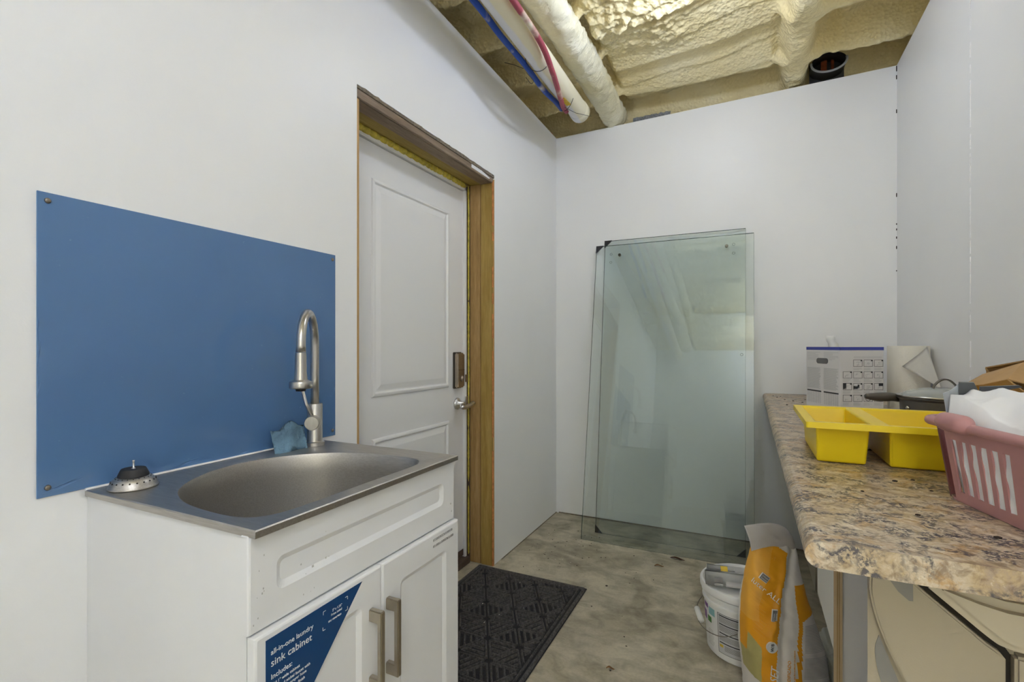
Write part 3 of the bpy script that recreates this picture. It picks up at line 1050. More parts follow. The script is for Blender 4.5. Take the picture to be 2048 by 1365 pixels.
rings = [ring(lambda i: ins(outer[i], 0.0, SZ - 0.0125)), ring(lambda i: ins(outer[i], 0.0, SZ - 0.0015)), ring(lambda i: ins(outer[i], 0.002, SZ + 0.0005)), ring(lambda i: ins(outer[i], 0.010, SZ)),
         ring(lambda i: ins(outer[i], 0.016, SZ - 0.0018)),
         ring(lambda i: outline[i] * 1.0 + (outer[i] - outline[i]) * 0.06 + Vector((0, 0, SZ - 0.002))), ring(lambda i: shrink(outline[i], 1.0, SZ - 0.004)), ring(lambda i: shrink(outline[i], 0.988, SZ - 0.012)),
         ring(lambda i: shrink(outline[i], 0.975, SZ - 0.05)), ring(lambda i: shrink(outline[i], 0.945, SZ - 0.17)), ring(lambda i: shrink(outline[i], 0.90, SZ - 0.215)),
         ring(lambda i: shrink(outline[i], 0.80, SZ - 0.236)), ring(lambda i: shrink(outline[i], 0.45, SZ - 0.242)), ring(lambda i: shrink(outline[i], 0.12, SZ - 0.246))]
for a, b in zip(rings[:-1], rings[1:]):
    for i in range(N):
        bm.faces.new((a[i], a[(i + 1) % N], b[(i + 1) % N], b[i]))
bm.faces.new(rings[-1])
bmesh.ops.recalc_face_normals(bm, faces=bm.faces[:])
so = obj('basin', bm, 'stainless', sink, smooth=True)
md = so.modifiers.new('edge', 'EDGE_SPLIT')
md.split_angle = math.radians(40)
obj('drain', blathe([(0.055, 0.0), (0.055, 0.003), (0.045, 0.004), (0.04, -0.002), (0.0, -0.004)], 24, (cx, cy, SZ - 0.2455), False, False), 'chrome', sink, smooth=True)
obj('caulk_line', bbox(XL + 0.0005, SX0 + 0.004, SY0, SY1, SZ - 0.004, SZ + 0.0035, 0.001), 'caulk_white', sink)

# faucet
FB = Vector((-1.170, 1.069, SZ - 0.001))
u = Vector((0.60, -0.80, 0))
fau = thing('kitchen_faucet', 'brushed nickel pull-down faucet standing on the sink corner', 'faucet', tuple(FB))
obj('body', blathe([(0.0, 0), (0.0275, 0), (0.0275, 0.010), (0.0225, 0.013), (0.0215, 0.018), (0.0215, 0.122), (0.020, 0.1245), (0.0, 0.1245)], 32, cap0=False, cap1=False), 'brushed_nickel', fau, smooth=True).modifiers.new('e', 'EDGE_SPLIT').split_angle = math.radians(35)
R = 0.0915
pts = [Vector((0, 0, 0.12)), Vector((0, 0, 0.20)), Vector((0, 0, 0.27))]
zc = 0.298
for a in lin(0, PI, 22):
    pts.append(u * (R - R * math.cos(a)) + Vector((0, 0, zc + R * 0.98 * math.sin(a))))
pts.append(u * (2 * R) + Vector((0, 0, 0.280)))
obj('spout', btube(pts, [0.0118] * (len(pts) - 1) + [0.0125], 20), 'brushed_nickel', fau, smooth=True)
hp = u * (2 * R + 0.002)
wand = blathe([(0.0, 0.279), (0.0132, 0.279), (0.0138, 0.270), (0.0145, 0.228), (0.0165, 0.208), (0.027, 0.203), (0.0282, 0.200), (0.0282, 0.187), (0.027, 0.185), (0.0, 0.185)], 32, (hp.x, hp.y, 0), False, False)
w = obj('spray_head', wand, 'brushed_nickel', fau, smooth=True)
w.modifiers.new('e', 'EDGE_SPLIT').split_angle = math.radians(35)
obj('nozzle', blathe([(0.0, 0.186), (0.013, 0.186), (0.012, 0.178), (0.0, 0.178)], 20, (hp.x, hp.y, 0), False, False), 'black_rubber', w, smooth=True)
ax = Vector((0.60, -0.80, 0)).normalized()
bm = bmesh.new()
tube(bm, [ax * 0.010 + Vector((0, 0, 0.072)), ax * 0.047 + Vector((0, 0, 0.072)), ax * 0.050 + Vector((0, 0, 0.072))], [0.0205, 0.0205, 0.0190], 30)
hub = obj('valve_hub', bm, 'brushed_nickel', fau, smooth=True)
hub.modifiers.new('e', 'EDGE_SPLIT').split_angle = math.radians(35)
sd = Vector((-0.80, -0.60, 0))
obj('lever', btube([ax * 0.030 + Vector((0, 0, 0.086)), ax * 0.030 + sd * 0.018 + Vector((0, 0, 0.125)), ax * 0.030 + sd * 0.030 + Vector((0, 0, 0.172))], [0.005, 0.0048, 0.0046], 12), 'brushed_nickel', hub, smooth=True)

# sponge leaning on the faucet
bm = bmesh.new()
def spf(uu, vv):
    return Vector((0, 0, 0))
r = bmesh.ops.create_grid(bm, x_segments=14, y_segments=10, size=0.5)
for v in bm.verts:
    x, y = v.co.x, v.co.y
    cut = 0.012 * math.sin(x * 7 + 1) + 0.004 * noise.noise((x * 9, y * 9, 0))
    v.co = Vector((x * 0.098, 0.010 * math.sin(x * 4.2) + 0.018 * x * x, y * 0.062 + (cut if y > 0 else cut * 0.5) + 0.006 * x))
bmesh.ops.solidify(bm, geom=bm.faces[:], thickness=0.020)
for v in bm.verts:
    v.co += Vector((noise.noise(v.co * 60), noise.noise(v.co * 60 + Vector((9, 0, 0))), noise.noise(v.co * 60 + Vector((0, 9, 0))))) * 0.0035
sp = obj('sponge', bm, 'sponge_blue', smooth=True)
sp.location = (-1.176, 0.984, SZ + 0.040)
sp.rotation_euler = (math.radians(-16), math.radians(-4), math.radians(72))
tag(sp, 'worn blue sponge leaning behind the faucet on the sink', 'sponge')

# strainer basket
stc = (-1.170, 0.588, SZ - 0.0015)
st = thing('sink_strainer', 'steel sink strainer basket upside down with black rubber stopper', 'strainer', stc)
prof = [(0.0435, 0.0), (0.0445, 0.002), (0.0435, 0.004), (0.042, 0.0055), (0.041, 0.010), (0.036, 0.018), (0.030, 0.022), (0.024, 0.024), (0.0, 0.024)]
s1 = obj('basket', blathe(prof, 40, cap0=True, cap1=False), 'stainless', st, smooth=True)
bm = bmesh.new()
for n_, rr, zz, s in ((20, 0.0383, 0.0142, 0.0018), (20, 0.0308, 0.0215, 0.0012)):
    for k in range(n_):
        a = 2 * PI * k / n_ + (0.15 if n_ == 20 and rr < 0.035 else 0)
        r = bmesh.ops.create_icosphere(bm, subdivisions=1, radius=s)
        for v in r['verts']:
            v.co += Vector((rr * math.cos(a), rr * math.sin(a), zz))
obj('perforation', bm, 'dark_gap', st)
obj('stopper', blathe([(0.0, 0.0235), (0.0275, 0.0235), (0.0275, 0.026), (0.0225, 0.0375), (0.0215, 0.039), (0.0, 0.0385)], 32, cap0=False, cap1=False), 'black_rubber', st, smooth=True).modifiers.new('e', 'EDGE_SPLIT').split_angle = math.radians(40)
obj('pin', blathe([(0.0, 0.038), (0.004, 0.0385), (0.003, 0.040), (0.0019, 0.0405), (0.0019, 0.053), (0.0022, 0.0535), (0.0022, 0.056), (0.0, 0.0563)], 16, cap0=False, cap1=False), 'chrome', st, smooth=True)

# ------------------------------------------------------------------ glass panes leaning on the back wall
def pane(name, label, x0, x1, yb, yt, zt, t, holes, bolts, corners):
    d = Vector((0, yt - yb, zt))
    H = d.length
    e = d.normalized()
    nrm = Vector((0, -e.z, e.y))          # towards the room
    root = thing(name, label, 'glass pane', (x0, yb, 0))
    P = lambda x, h, k=0.0: Vector((x - x0, 0, 0)) + e * h + nrm * k
    bm = bmesh.new()
    f = [bm.verts.new(P(x, h, 0)) for x, h in ((x0, 0), (x1, 0), (x1, H), (x0, H))]
    b = [bm.verts.new(P(x, h, -t)) for x, h in ((x0, 0), (x1, 0), (x1, H), (x0, H))]
    bm.faces.new(f)
    bm.faces.new(b[::-1])
    for i in range(4):
        q = bm.faces.new((f[i], b[i], b[(i + 1) % 4], f[(i + 1) % 4]))
        q.material_index = 1
    bmesh.ops.recalc_face_normals(bm, faces=bm.faces[:])
    obj('glass', bm, ['pane_glass', 'glass_edge'], root)
    for q in (((x0, 0), (x1, 0)), ((x1, 0), (x1, H)), ((x1, H), (x0, H)), ((x0, H), (x0, 0))):
        a_, b_ = P(*q[0], -t / 2), P(*q[1], -t / 2)
        d_ = (b_ - a_).normalized()
        n_ = d_.cross(nrm).normalized() * 0.0006
        bm = bmesh.new()
        prism(bm, [a_ - n_ + nrm * (t / 2 + 0.0003), b_ - n_ + nrm * (t / 2 + 0.0003), b_ + n_ + nrm * (t / 2 + 0.0003), a_ + n_ + nrm * (t / 2 + 0.0003)], nrm * -(t + 0.0006))
        obj('polished_edge', bm, 'glass_edge', root)
    for (x, h) in holes:
        bm = bmesh.new()
        tube(bm, [P(x + 0.007 * math.cos(a), h + 0.007 * math.sin(a), 0.0004) for a in lin(0, 2 * PI, 18)], 0.0008, 5, False)
        obj('drilled_hole', bm, 'glass_edge', root)
    for (x, h) in bolts:
        bm = bmesh.new()
        tube(bm, [P(x, h, -t - 0.001), P(x, h, 0.004), P(x, h, 0.006)], [0.0095, 0.0095, 0.006], 16)
        obj('bolt', bm, 'handle_dark', root)
    for (x, h, sx, sh) in corners:
        s = 0.046
        bm = bmesh.new()
        prism(bm, [P(x - sx * 0.003, h - sh * 0.003, 0.001), P(x + sx * s, h - sh * 0.003, 0.001), P(x - sx * 0.003, h + sh * s, 0.001)], -nrm * (t + 0.002))
        obj('corner_protector', bm, 'black_rubber', root)
    return root


Hb = math.hypot(1.847, 0.345)
Ha = math.hypot(1.884, 0.232)
pane('glass_pane', 'larger green-tinted glass pane leaning in front, bottom furthest from wall', -0.925, 0.024, 2.886, 3.231, 1.847, 0.008,
     [(-0.824, Hb - 0.062), (-0.824, Hb - 0.118), (-0.084, Hb - 0.062), (-0.084, Hb - 0.117), (-0.039, Hb - 0.73)], [], [(-0.925, Hb, 1, -1)])
pane('glass_pane', 'smaller green-tinted glass pane with black corner guards, sandwiched behind larger pane', -0.876, -0.020, 3.028, 3.260, 1.884, 0.008,
     [], [(-0.775, Ha - 0.102), (-0.124, Ha - 0.10)], [(-0.876, Ha, 1, -1), (-0.876, 0, 1, 1), (-0.020, 0, -1, 1)])

# ------------------------------------------------------------------ mat
MX0, MX1, MY0, MY1 = -1.307, -0.706, 1.398, 2.300
mat_o = thing('door_mat', 'dark grey entrance mat with triangle pattern in front of the door', 'mat', (MX0, MY0, 0))
MW, ML = MX1 - MX0, MY1 - MY0
obj('mat_base', bbox(0, MW, 0, ML, 0.0005, 0.005, 0.002), 'mat_dark', mat_o)
bm = bmesh.new()


def bar(bm, a, b, w, z0, z1):
    a, b = Vector(a), Vector(b)
    d = (b - a)
    if d.length < 0.012:
        return
    d.normalize()
    n_ = Vector((-d.y, d.x, 0)) * w / 2
    m = n_ * 0.35
    q = [bm.verts.new(p) for p in (a - n_ + Vector((0, 0, z0)), b - n_ + Vector((0, 0, z0)), b + n_ + Vector((0, 0, z0)), a + n_ + Vector((0, 0, z0)))]
    tp = [bm.verts.new(p) for p in (a - m + Vector((0, 0, z1)), b - m + Vector((0, 0, z1)), b + m + Vector((0, 0, z1)), a + m + Vector((0, 0, z1)))]
    bm.faces.new(tp)
    for i in range(4):
        bm.faces.new((q[i], q[(i + 1) % 4], tp[(i + 1) % 4], tp[i]))


def clip(a, b, m=0.045):
    """clip segment to the inner rectangle"""
    x0, x1, y0, y1 = m, MW - m, m, ML - m
    t0, t1 = 0.0, 1.0
    dx, dy = b[0] - a[0], b[1] - a[1]
    for p, q in ((-dx, a[0] - x0), (dx, x1 - a[0]), (-dy, a[1] - y0), (dy, y1 - a[1])):
        if abs(p) < 1e-9:
            if q < 0: return None
        else:
            r = q / p
            if p < 0: t0 = max(t0, r)
            else: t1 = min(t1, r)
    if t0 >= t1: return None
    return (a[0] + dx * t0, a[1] + dy * t0, 0), (a[0] + dx * t1, a[1] + dy * t1, 0)


def cbar(a, b, w=0.011):
    c = clip(a, b)
    if c:
        bar(bm, c[0], c[1], w, 0.0045, 0.0125)


A = 0.140
hh = A * math.sqrt(3) / 2
ox, oy = -1.153 - MX0, 2.095 - MY0
for i in range(-9, 10):
    for j in range(-9, 10):
        p = Vector((ox + A * i + A / 2 * j, oy - hh * j, 0))
        e1 = p + Vector((A, 0, 0)); e2 = p + Vector((A / 2, -hh, 0)); e3 = p + Vector((-A / 2, -hh, 0))
        for e in (e1, e2, e3):
            d = (e - p).normalized()
            n_ = Vector((-d.y, d.x, 0)) * 0.0075
            cbar(p + n_ + d * 0.016, e + n_ - d * 0.016, 0.010)
            cbar(p - n_ + d * 0.016, e - n_ - d * 0.016, 0.010)
        # infill bars: each triangle takes bars parallel to one of its sides
        for tri, sel in (((p, e1, e2), (i + 2 * j) % 3), ((p, e2, e3), (i + 2 * j + 1) % 3)):
            c = (tri[0] + tri[1] + tri[2]) / 3
            a, b, o_ = tri[sel], tri[(sel + 1) % 3], tri[(sel + 2) % 3]
            for f_ in (0.24, 0.45, 0.64):
                q0 = a.lerp(o_, f_); q1 = b.lerp(o_, f_)
                mm = (q0 + q1) / 2
                k = 1 - 0.034 / max(0.02, (q1 - q0).length) * 0.9
                if k > 0.15:
                    cbar(mm + (q0 - mm) * k, mm + (q1 - mm) * k, 0.012)
obj('raised_pattern', bm, 'mat_ridge', mat_o)
bm = bmesh.new()
for d, w in ((0.012, 0.018), (0.034, 0.010)):
    for a, b in (((d, d), (MW - d, d)), ((MW - d, d), (MW - d, ML - d)), ((MW - d, ML - d), (d, ML - d)), ((d, ML - d), (d, d))):
        bar(bm, (a[0], a[1], 0), (b[0], b[1], 0), w, 0.0045, 0.0120)
obj('border', bm, 'mat_ridge', mat_o)

# ------------------------------------------------------------------ worktop and what carries it
CZ = 0.900
wt = thing('worktop', 'speckled granite-look laminate worktop along the right wall', 'worktop', (0, 0, 0))
CX0, CYN, CYF = 0.072, 0.823, 3.272
prof = []
for a in lin(-PI / 2, PI / 2, 10):
    prof.append((CX0 + 0.019 - 0.019 * math.cos(a), CZ - 0.019 + 0.019 * math.sin(a)))
prof = [(XR - 0.002, CZ - 0.038)] + prof + [(XR - 0.002, CZ)]
bm = bmesh.new()
prism(bm, [(x, CYN + 0.002, z) for x, z in prof], (0, CYF - CYN - 0.002, 0))
obj('top_slab', bm, 'laminate', wt, smooth=False)
bm = bmesh.new()
prism(bm, [(x, CYN, z) for x, z in prof], (0, 0.002, 0))
obj('end_cap', bm, 'laminate', wt)

# beige cabinet under the far end
bc = thing('beige_cabinet', 'beige metal cabinet under the far end of the worktop', 'cabinet', (0.277, 2.51, 0))
obj('body', bbox(0.004, 0.42, 0, 0.75, 0.03, 0.861, 0.006), 'beige_enamel', bc)
obj('door', bbox(-0.012, 0.003, 0.05, 0.74, 0.08, 0.85, 0.004), 'beige_enamel', bc)
obj('door_gap', bbox(0.001, 0.005, 0.034, 0.050, 0.08, 0.855), 'dark_gap', bc)
obj('toe_kick', bbox(0.03, 0.41, 0.02, 0.74, 0, 0.03), 'dark_gap', bc)

# white board support
sb = thing('support_boards', 'two white boards with raw plywood edge propping up the worktop', 'board', (0.163, 1.25, 0))
side = bprism([(0.0, 0.002, 0.526), (0.0, 0.002, 0.8605), (0.0, 0.285, 0.8605), (0.0, 0.280, 0.526)], (0.016, 0, 0))
obj('side_board', side, 'melamine_cool', sb)
obj('raw_edge', bbox(0.0, 0.016, 0.0, 0.0025, 0.0, 0.8605), 'board_edge_wood', sb)
obj('ply_line', bbox(0.006, 0.0072, -0.0004, 0.001, 0.0, 0.8605), 'wood_stud_tan', sb)
obj('ply_line', bbox(0.0098, 0.011, -0.0004, 0.001, 0.0, 0.8605), 'wood_stud_tan', sb)
obj('cross_board', bbox(0.0165, 0.45, 0.004, 0.020, 0.0, 0.8605), 'melamine_white', sb)

# beige moulded machine under the near end
mc = thing('plastic_machine', 'beige moulded plastic machine with grey grips under near worktop end', 'appliance', (0, 0.95, 0))
obj('housing', bprism([(0.170, 0.004, 0.02), (0.70, 0.004, 0.02), (0.70, 0.27, 0.02), (0.232, 0.27, 0.02)], (0, 0, 0.832)), 'beige_plastic', mc)
# proud door panel with curved left edge
edge = spline([(0.176, 0.835), (0.170, 0.796), (0.176, 0.762), (0.189, 0.722), (0.205, 0.683), (0.222, 0.648), (0.245, 0.60), (0.27, 0.55)], 5) if False else [Vector((p.x, p.y, 0)) for p in spline([(0.1735, 0.838, 0), (0.1705, 0.800, 0), (0.1765, 0.762, 0), (0.189, 0.722, 0), (0.205, 0.683, 0), (0.222, 0.648, 0), (0.245, 0.600, 0), (0.270, 0.55, 0)], 5)]
right = [(0.331, 0.55), (0.331, 0.730), (0.325, 0.738), (0.310, 0.748), (0.236, 0.810), (0.20, 0.845)]
poly = [(p.x, p.y) for p in edge] + right
bm = bmesh.new()
prism(bm, [(x, -0.010, z) for x, z in poly], (0, 0.016, 0))
es = [e for e in bm.edges if abs(e.verts[0].co.y + 0.010) < 1e-6 and abs(e.verts[1].co.y + 0.010) < 1e-6]
bmesh.ops.bevel(bm, geom=es, offset=0.003, segments=2, affect='EDGES')
obj('front_panel', bm, 'beige_plastic', mc)
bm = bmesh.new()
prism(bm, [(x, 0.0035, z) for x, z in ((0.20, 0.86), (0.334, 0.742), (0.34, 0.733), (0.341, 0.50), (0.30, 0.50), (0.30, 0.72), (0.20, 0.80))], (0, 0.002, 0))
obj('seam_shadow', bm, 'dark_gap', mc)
# rounded bumper block, upper right
out = spline([(0.243, 0.815, 0), (0.280, 0.784, 0), (0.314, 0.756, 0), (0.330, 0.748, 0), (0.36, 0.744, 0), (0.45, 0.742, 0)], 5)
bm = bmesh.new()
prism(bm, [(p.x, -0.022, p.y) for p in out] + [(0.45, -0.022, 0.812), (0.33, -0.022, 0.814), (0.30, -0.022, 0.82), (0.25, -0.022, 0.835)], (0, 0.06, 0))
es = [e for e in bm.edges if abs(e.verts[0].co.y + 0.022) < 1e-6 and abs(e.verts[1].co.y + 0.022) < 1e-6]
bmesh.ops.bevel(bm, geom=es, offset=0.012, segments=4, affect='EDGES')
bp_ = obj('bumper', bm, 'beige_light', mc, smooth=True)
bp_.modifiers.new('e', 'EDGE_SPLIT').split_angle = math.radians(35)
obj('lower_panel', bbox(0.340, 0.60, -0.012, 0.01, 0.10, 0.738, 0.004), 'beige_plastic', mc)
g1 = [(0.192, 0.823), (0.224, 0.829), (0.2245, 0.791), (0.2195, 0.7905), (0.206, 0.802)]
obj('grip_inlay', bprism([(x, -0.0112, z) for x, z in g1], (0, 0.002, 0)), 'inlay_grey', mc)
g2 = [(p.x, p.y) for p in spline([(0.1845, 0.722, 0), (0.1795, 0.700, 0), (0.182, 0.672, 0), (0.190, 0.640, 0), (0.199, 0.615, 0)], 4)] + [(0.224, 0.615), (0.210, 0.655), (0.196, 0.693)]
obj('grip_inlay', bprism([(x, 0.0025, z) for x, z in g2], (0, 0.002, 0)), 'inlay_grey', mc)

# ------------------------------------------------------------------ things on the worktop
# instruction-printed carton
bx = thing('carton', 'white printed carton with blue top band and cut-out hand hole', 'box', (0.349, 2.50, CZ), math.radians(25.75))
BW, BD, BH = 0.186, 0.24, 0.274
body = bmesh.new()
box(body, 0, BW, 0, BD, 0, BH, 0.0012, 1)
obj('carton_body', body, 'box_white', bx)
bm = bmesh.new()
box(bm, -0.0006, BW + 0.0006, -0.0006, 0.002, BH - 0.013, BH + 0.0006)
box(bm, -0.0006, 0.002, -0.0006, BD, BH - 0.013, BH + 0.0006)
obj('blue_band', bm, 'box_blue', bx)
# side face (local x = 0): text columns, hand hole, tables
bm = bmesh.new(); bg = bmesh.new()


def side_line(b, y0, y1, z, h=0.0016):
    box(b, -0.0005, 0.0005, y0, y1, z - h / 2, z + h / 2)


for c0, c1 in ((0.010, 0.110), (0.128, 0.232)):
    z = BH - 0.024
    for k in range(7):
        side_line(bg, c1 - (c1 - c0) * random.uniform(0.55, 1.0), c1, z); z -= 0.0055
    z = BH - 0.095
    for k in range(24):
        side_line(bg, c1 - (c1 - c0) * random.uniform(0.82, 1.0), c1, z, 0.0022); z -= 0.0040
    side_line(bm, c0, c1, z - 0.010, 0.006)
    for k in range(8):
        side_line(bg, c0, c1, z - 0.018 - k * 0.006, 0.0012)
    for k in range(8):
        yy = c0 + (c1 - c0) * (k + 0.5) / 8
        box(bg, -0.0005, 0.0005, yy - 0.0008, yy + 0.0008, z - 0.066, z - 0.014)
# front face (local y = 0): pictogram grid
def front_rect(b, x0, x1, z0, z1):
    box(b, x0, x1, -0.0006, 0.0005, z0, z1)
for k in range(2):
    front_rect(bg, 0.058, 0.178, BH - 0.042 - 0.005 * k, BH - 0.0405 - 0.005 * k)
for r_ in range(4):
    for c_ in range(4):
        if r_ == 0 and c_ == 0:
            continue
        x0 = 0.012 + c_ * 0.0445; z1 = BH - 0.054 - r_ * 0.050
        w_, h_ = 0.038, 0.029
        for q in ((x0, x0 + w_, z1 - 0.0014, z1), (x0, x0 + w_, z1 - h_, z1 - h_ + 0.0014), (x0, x0 + 0.0012, z1 - h_, z1), (x0 + w_ - 0.0012, x0 + w_, z1 - h_, z1)):
            front_rect(bm, *q)
        front_rect(bm, x0 + w_ - 0.007, x0 + w_, z1 - 0.006, z1)
        for k in range(random.randint(2, 4)):
            xa = x0 + random.uniform(0.006, 0.022); za = z1 - random.uniform(0.008, 0.022)
            front_rect(bg, xa, xa + random.uniform(0.004, 0.013), za - 0.0016, za)
            front_rect(bg, xa, xa + 0.0016, za - random.uniform(0.002, 0.008), za)
        for k in range(3):
            front_rect(bg, x0, x0 + w_ * random.uniform(0.6, 1.0), z1 - h_ - 0.0065 - k * 0.0042, z1 - h_ - 0.005 - k * 0.0042)
for q in ((0.012, 0.026, 0.0952, 0.1205), (0.058, 0.075, 0.0952, 0.108), (0.075, 0.082, 0.098, 0.114), (0.165, 0.182, 0.108, 0.120)):
    front_rect(bm, *q)
tubepts = [(0.120 + 0.0115 * math.cos(a), -0.0005, 0.056 + 0.0115 * math.sin(a)) for a in lin(0, 2 * PI, 24)]
tube(bm, tubepts, 0.0009, 5, False)
tube(bm, [(0.112, -0.0005, 0.064), (0.128, -0.0005, 0.048)], 0.0009, 5)
obj('print', bm, 'print_black', bx)
obj('fine_print', bg, 'print_lightgrey', bx)
bm = bmesh.new()
hp_ = []
for cy_, a0 in ((0.150, -PI / 2), (0.092, PI / 2)):
    for k in range(9):
        a = a0 + PI * k / 8
        hp_.append((-0.0007, cy_ + 0.0125 * math.cos(a), BH - 0.062 + 0.0125 * math.sin(a)))
prism(bm, hp_, (0.002, 0, 0))
obj('hand_hole', bm, 'box_hole', bx)
bm = bmesh.new()
box(bm, 0.0, BW, 0.0, BD, BH + 0.0004, BH + 0.001)
obj('top_flap', bm, 'box_white', bx)

# white nozzle bottle behind the carton
bo = thing('squeeze_bottle', 'white bottle with angled cap poking up behind the printed carton', 'bottle', (0.375, 2.93, CZ))
obj('bottle_body', blathe([(0.0, 0), (0.033, 0), (0.035, 0.004), (0.035, 0.20), (0.030, 0.225), (0.016, 0.245), (0.016, 0.262), (0.0, 0.262)], 24, cap0=False, cap1=False), 'white_plastic', bo, smooth=True)
obj('cap', btube([(0.006, 0, 0.255), (0.004, 0, 0.285), (-0.002, 0, 0.298), (-0.006, 0, 0.310), (-0.008, 0, 0.322), (-0.008, 0, 0.330)], [0.0235, 0.0220, 0.0170, 0.0200, 0.0205, 0.015], 20), 'white_plastic', bo, smooth=True)

# paper towel roll with loose sheet
pt_ = thing('paper_towel_roll', 'upright paper towel roll with a loose corner folded out', 'paper towel', (0.632, 2.715, CZ))
obj('roll', blathe([(0.020, 0.0), (0.074, 0.0), (0.0752, 0.003), (0.0752, 0.277), (0.074, 0.2795), (0.020, 0.2795), (0.020, 0.0)], 48, cap0=False, cap1=False), 'towel_paper', pt_, smooth=True).modifiers.new('e', 'EDGE_SPLIT').split_angle = math.radians(40)
obj('core_tube', blathe([(0.0205, 0.001), (0.0205, 0.2798), (0.019, 0.2798), (0.019, 0.001)], 24, cap0=False, cap1=False), 'card_tube', pt_, smooth=True)
bm = bmesh.new()
A1, B1, C1 = Vector((0.050, -0.060, 0.2775)), Vector((-0.044, -0.094, 0.192)), Vector((0.056, -0.212, 0.108))
def flap(u_, v_):
    p = (A1 * (1 - u_) + B1 * u_) * (1 - v_) + C1 * v_
    return p + Vector((0, -0.016, 0)) * math.sin(PI * u_) * (1 - v_)
grid(bm, 10, 12, flap)
bmesh.ops.solidify(bm, geom=bm.faces[:], thickness=0.0012)
obj('loose_sheet', bm, 'towel_flap', pt_, smooth=True)

# covered pot
po = thing('cooking_pot', 'grey cooking pot with glass lid behind the yellow tray', 'pot', (0.535, 1.925, CZ))
obj('pot_body', blathe([(0.0, 0.0), (0.088, 0.0), (0.098, 0.006), (0.104, 0.03), (0.108, 0.112), (0.116, 0.119), (0.116, 0.122), (0.106, 0.121), (0.102, 0.03), (0.0, 0.012)], 48, cap0=False, cap1=False), 'pot_grey', po, smooth=True).modifiers.new('e', 'EDGE_SPLIT').split_angle = math.radians(45)
obj('lid_rim', blathe([(0.112, 0.122), (0.117, 0.124), (0.116, 0.128), (0.108, 0.128), (0.106, 0.124)], 48, cap0=False, cap1=False), 'pot_steel', po, smooth=True)
obj('glass_lid', blathe([(0.109, 0.127), (0.100, 0.134), (0.080, 0.143), (0.050, 0.149), (0.012, 0.152)], 48, cap0=False, cap1=False), 'lid_glass', po, smooth=True)
arch = [Vector((-0.030 + 0.060 * k / 12 * 1.0, -0.01, 0.150 + 0.030 * math.sin(PI * k / 12) ** 0.7)) for k in range(13)]
bm = bmesh.new()
for k in range(12):
    a, b = arch[k], arch[k + 1]
    prism(bm, [a + Vector((0, -0.009, 0)), b + Vector((0, -0.009, 0)), b + Vector((0, 0.009, 0)), a + Vector((0, 0.009, 0))], (0, 0, -0.004))
obj('lid_handle', bm, 'handle_dark', po)
hd = obj('side_handle', btube(spline([(-0.098, 0.035, 0.110), (-0.125, 0.020, 0.116), (-0.160, 0.005, 0.116), (-0.198, -0.010, 0.118)], 5), [0.010, 0.011, 0.012, 0.0125, 0.013, 0.0135, 0.014, 0.0145, 0.0145, 0.0145, 0.014, 0.0135, 0.012, 0.011, 0.009, 0.008], 14), 'handle_dark', po, smooth=True)
bm = bmesh.new()
r = bmesh.ops.create_icosphere(bm, subdivisions=2, radius=0.007)
obj('handle_rivet', bm, 'pot_steel', po, smooth=True, loc=(-0.098, -0.045, 0.09))
bm = bmesh.new()
r = bmesh.ops.create_icosphere(bm, subdivisions=2, radius=0.008)
obj('handle_rivet', bm, 'pot_steel', po, smooth=True, loc=(-0.012, -0.112, 0.072))
obj('handle_bracket', bbox(-0.03, 0.004, -0.113, -0.104, 0.055, 0.09, 0.003), 'leaf_tan', po)

# yellow divided tray
tr = thing('drawer_tray', 'bright yellow plastic tray with two deep compartments on the worktop', 'tray', (0.121, 1.344, CZ))
TW, TL, TH, TT = 0.385, 0.372, 0.1005, 0.003
bm = bmesh.new()
comps = [((0.022, 0.128), (0.027, 0.124)), ((0.165, 0.363), (0.171, 0.355))]   # (top x range), (bottom x range)
ty, byy = (0.024, TL - 0.022), (0.050, TL - 0.045)


def quad(*p):
    return bm.faces.new([bm.verts.new(q) for q in p])


for (a0, a1), (b0, b1) in comps:
    T = [Vector((a0, ty[0], TH)), Vector((a1, ty[0], TH)), Vector((a1, ty[1], TH)), Vector((a0, ty[1], TH))]
    B = [Vector((b0, byy[0], 0.002)), Vector((b1, byy[0], 0.002)), Vector((b1, byy[1], 0.002)), Vector((b0, byy[1], 0.002))]
    vt = [bm.verts.new(p) for p in T]
    vb = [bm.verts.new(p) for p in B]
    bm.faces.new(vb)
    for i in range(4):
        bm.faces.new((vt[i], vt[(i + 1) % 4], vb[(i + 1) % 4], vb[i]))
xsr = [0, comps[0][0][0], comps[0][0][1], comps[1][0][0], comps[1][0][1], TW]
ysr = [0, ty[0], ty[1], TL]
for i in range(5):
    for j in range(3):
        if j == 1 and i in (1, 3):
            continue
        quad((xsr[i], ysr[j], TH), (xsr[i + 1], ysr[j], TH), (xsr[i + 1], ysr[j + 1], TH), (xsr[i], ysr[j + 1], TH))
bmesh.ops.remove_doubles(bm, verts=bm.verts[:], dist=1e-5)
# turned-down outer lip
lo, hi = [(0, 0), (TW, 0), (TW, TL), (0, TL)], TH
for i in range(4):
    (x0, y0), (x1, y1) = lo[i], lo[(i + 1) % 4]
    quad((x0, y0, TH), (x0, y0, TH - 0.013), (x1, y1, TH - 0.013), (x1, y1, TH))
bmesh.ops.remove_doubles(bm, verts=bm.verts[:], dist=1e-5)
bmesh.ops.recalc_face_normals(bm, faces=bm.faces[:])
to = obj('tray_shell', bm, 'tray_yellow', tr)
m_ = to.modifiers.new('bevel', 'BEVEL'); m_.width = 0.0045; m_.segments = 3; m_.limit_method = 'ANGLE'; m_.angle_limit = math.radians(40)
m_ = to.modifiers.new('solid', 'SOLIDIFY'); m_.thickness = 0.0018; m_.offset = 0

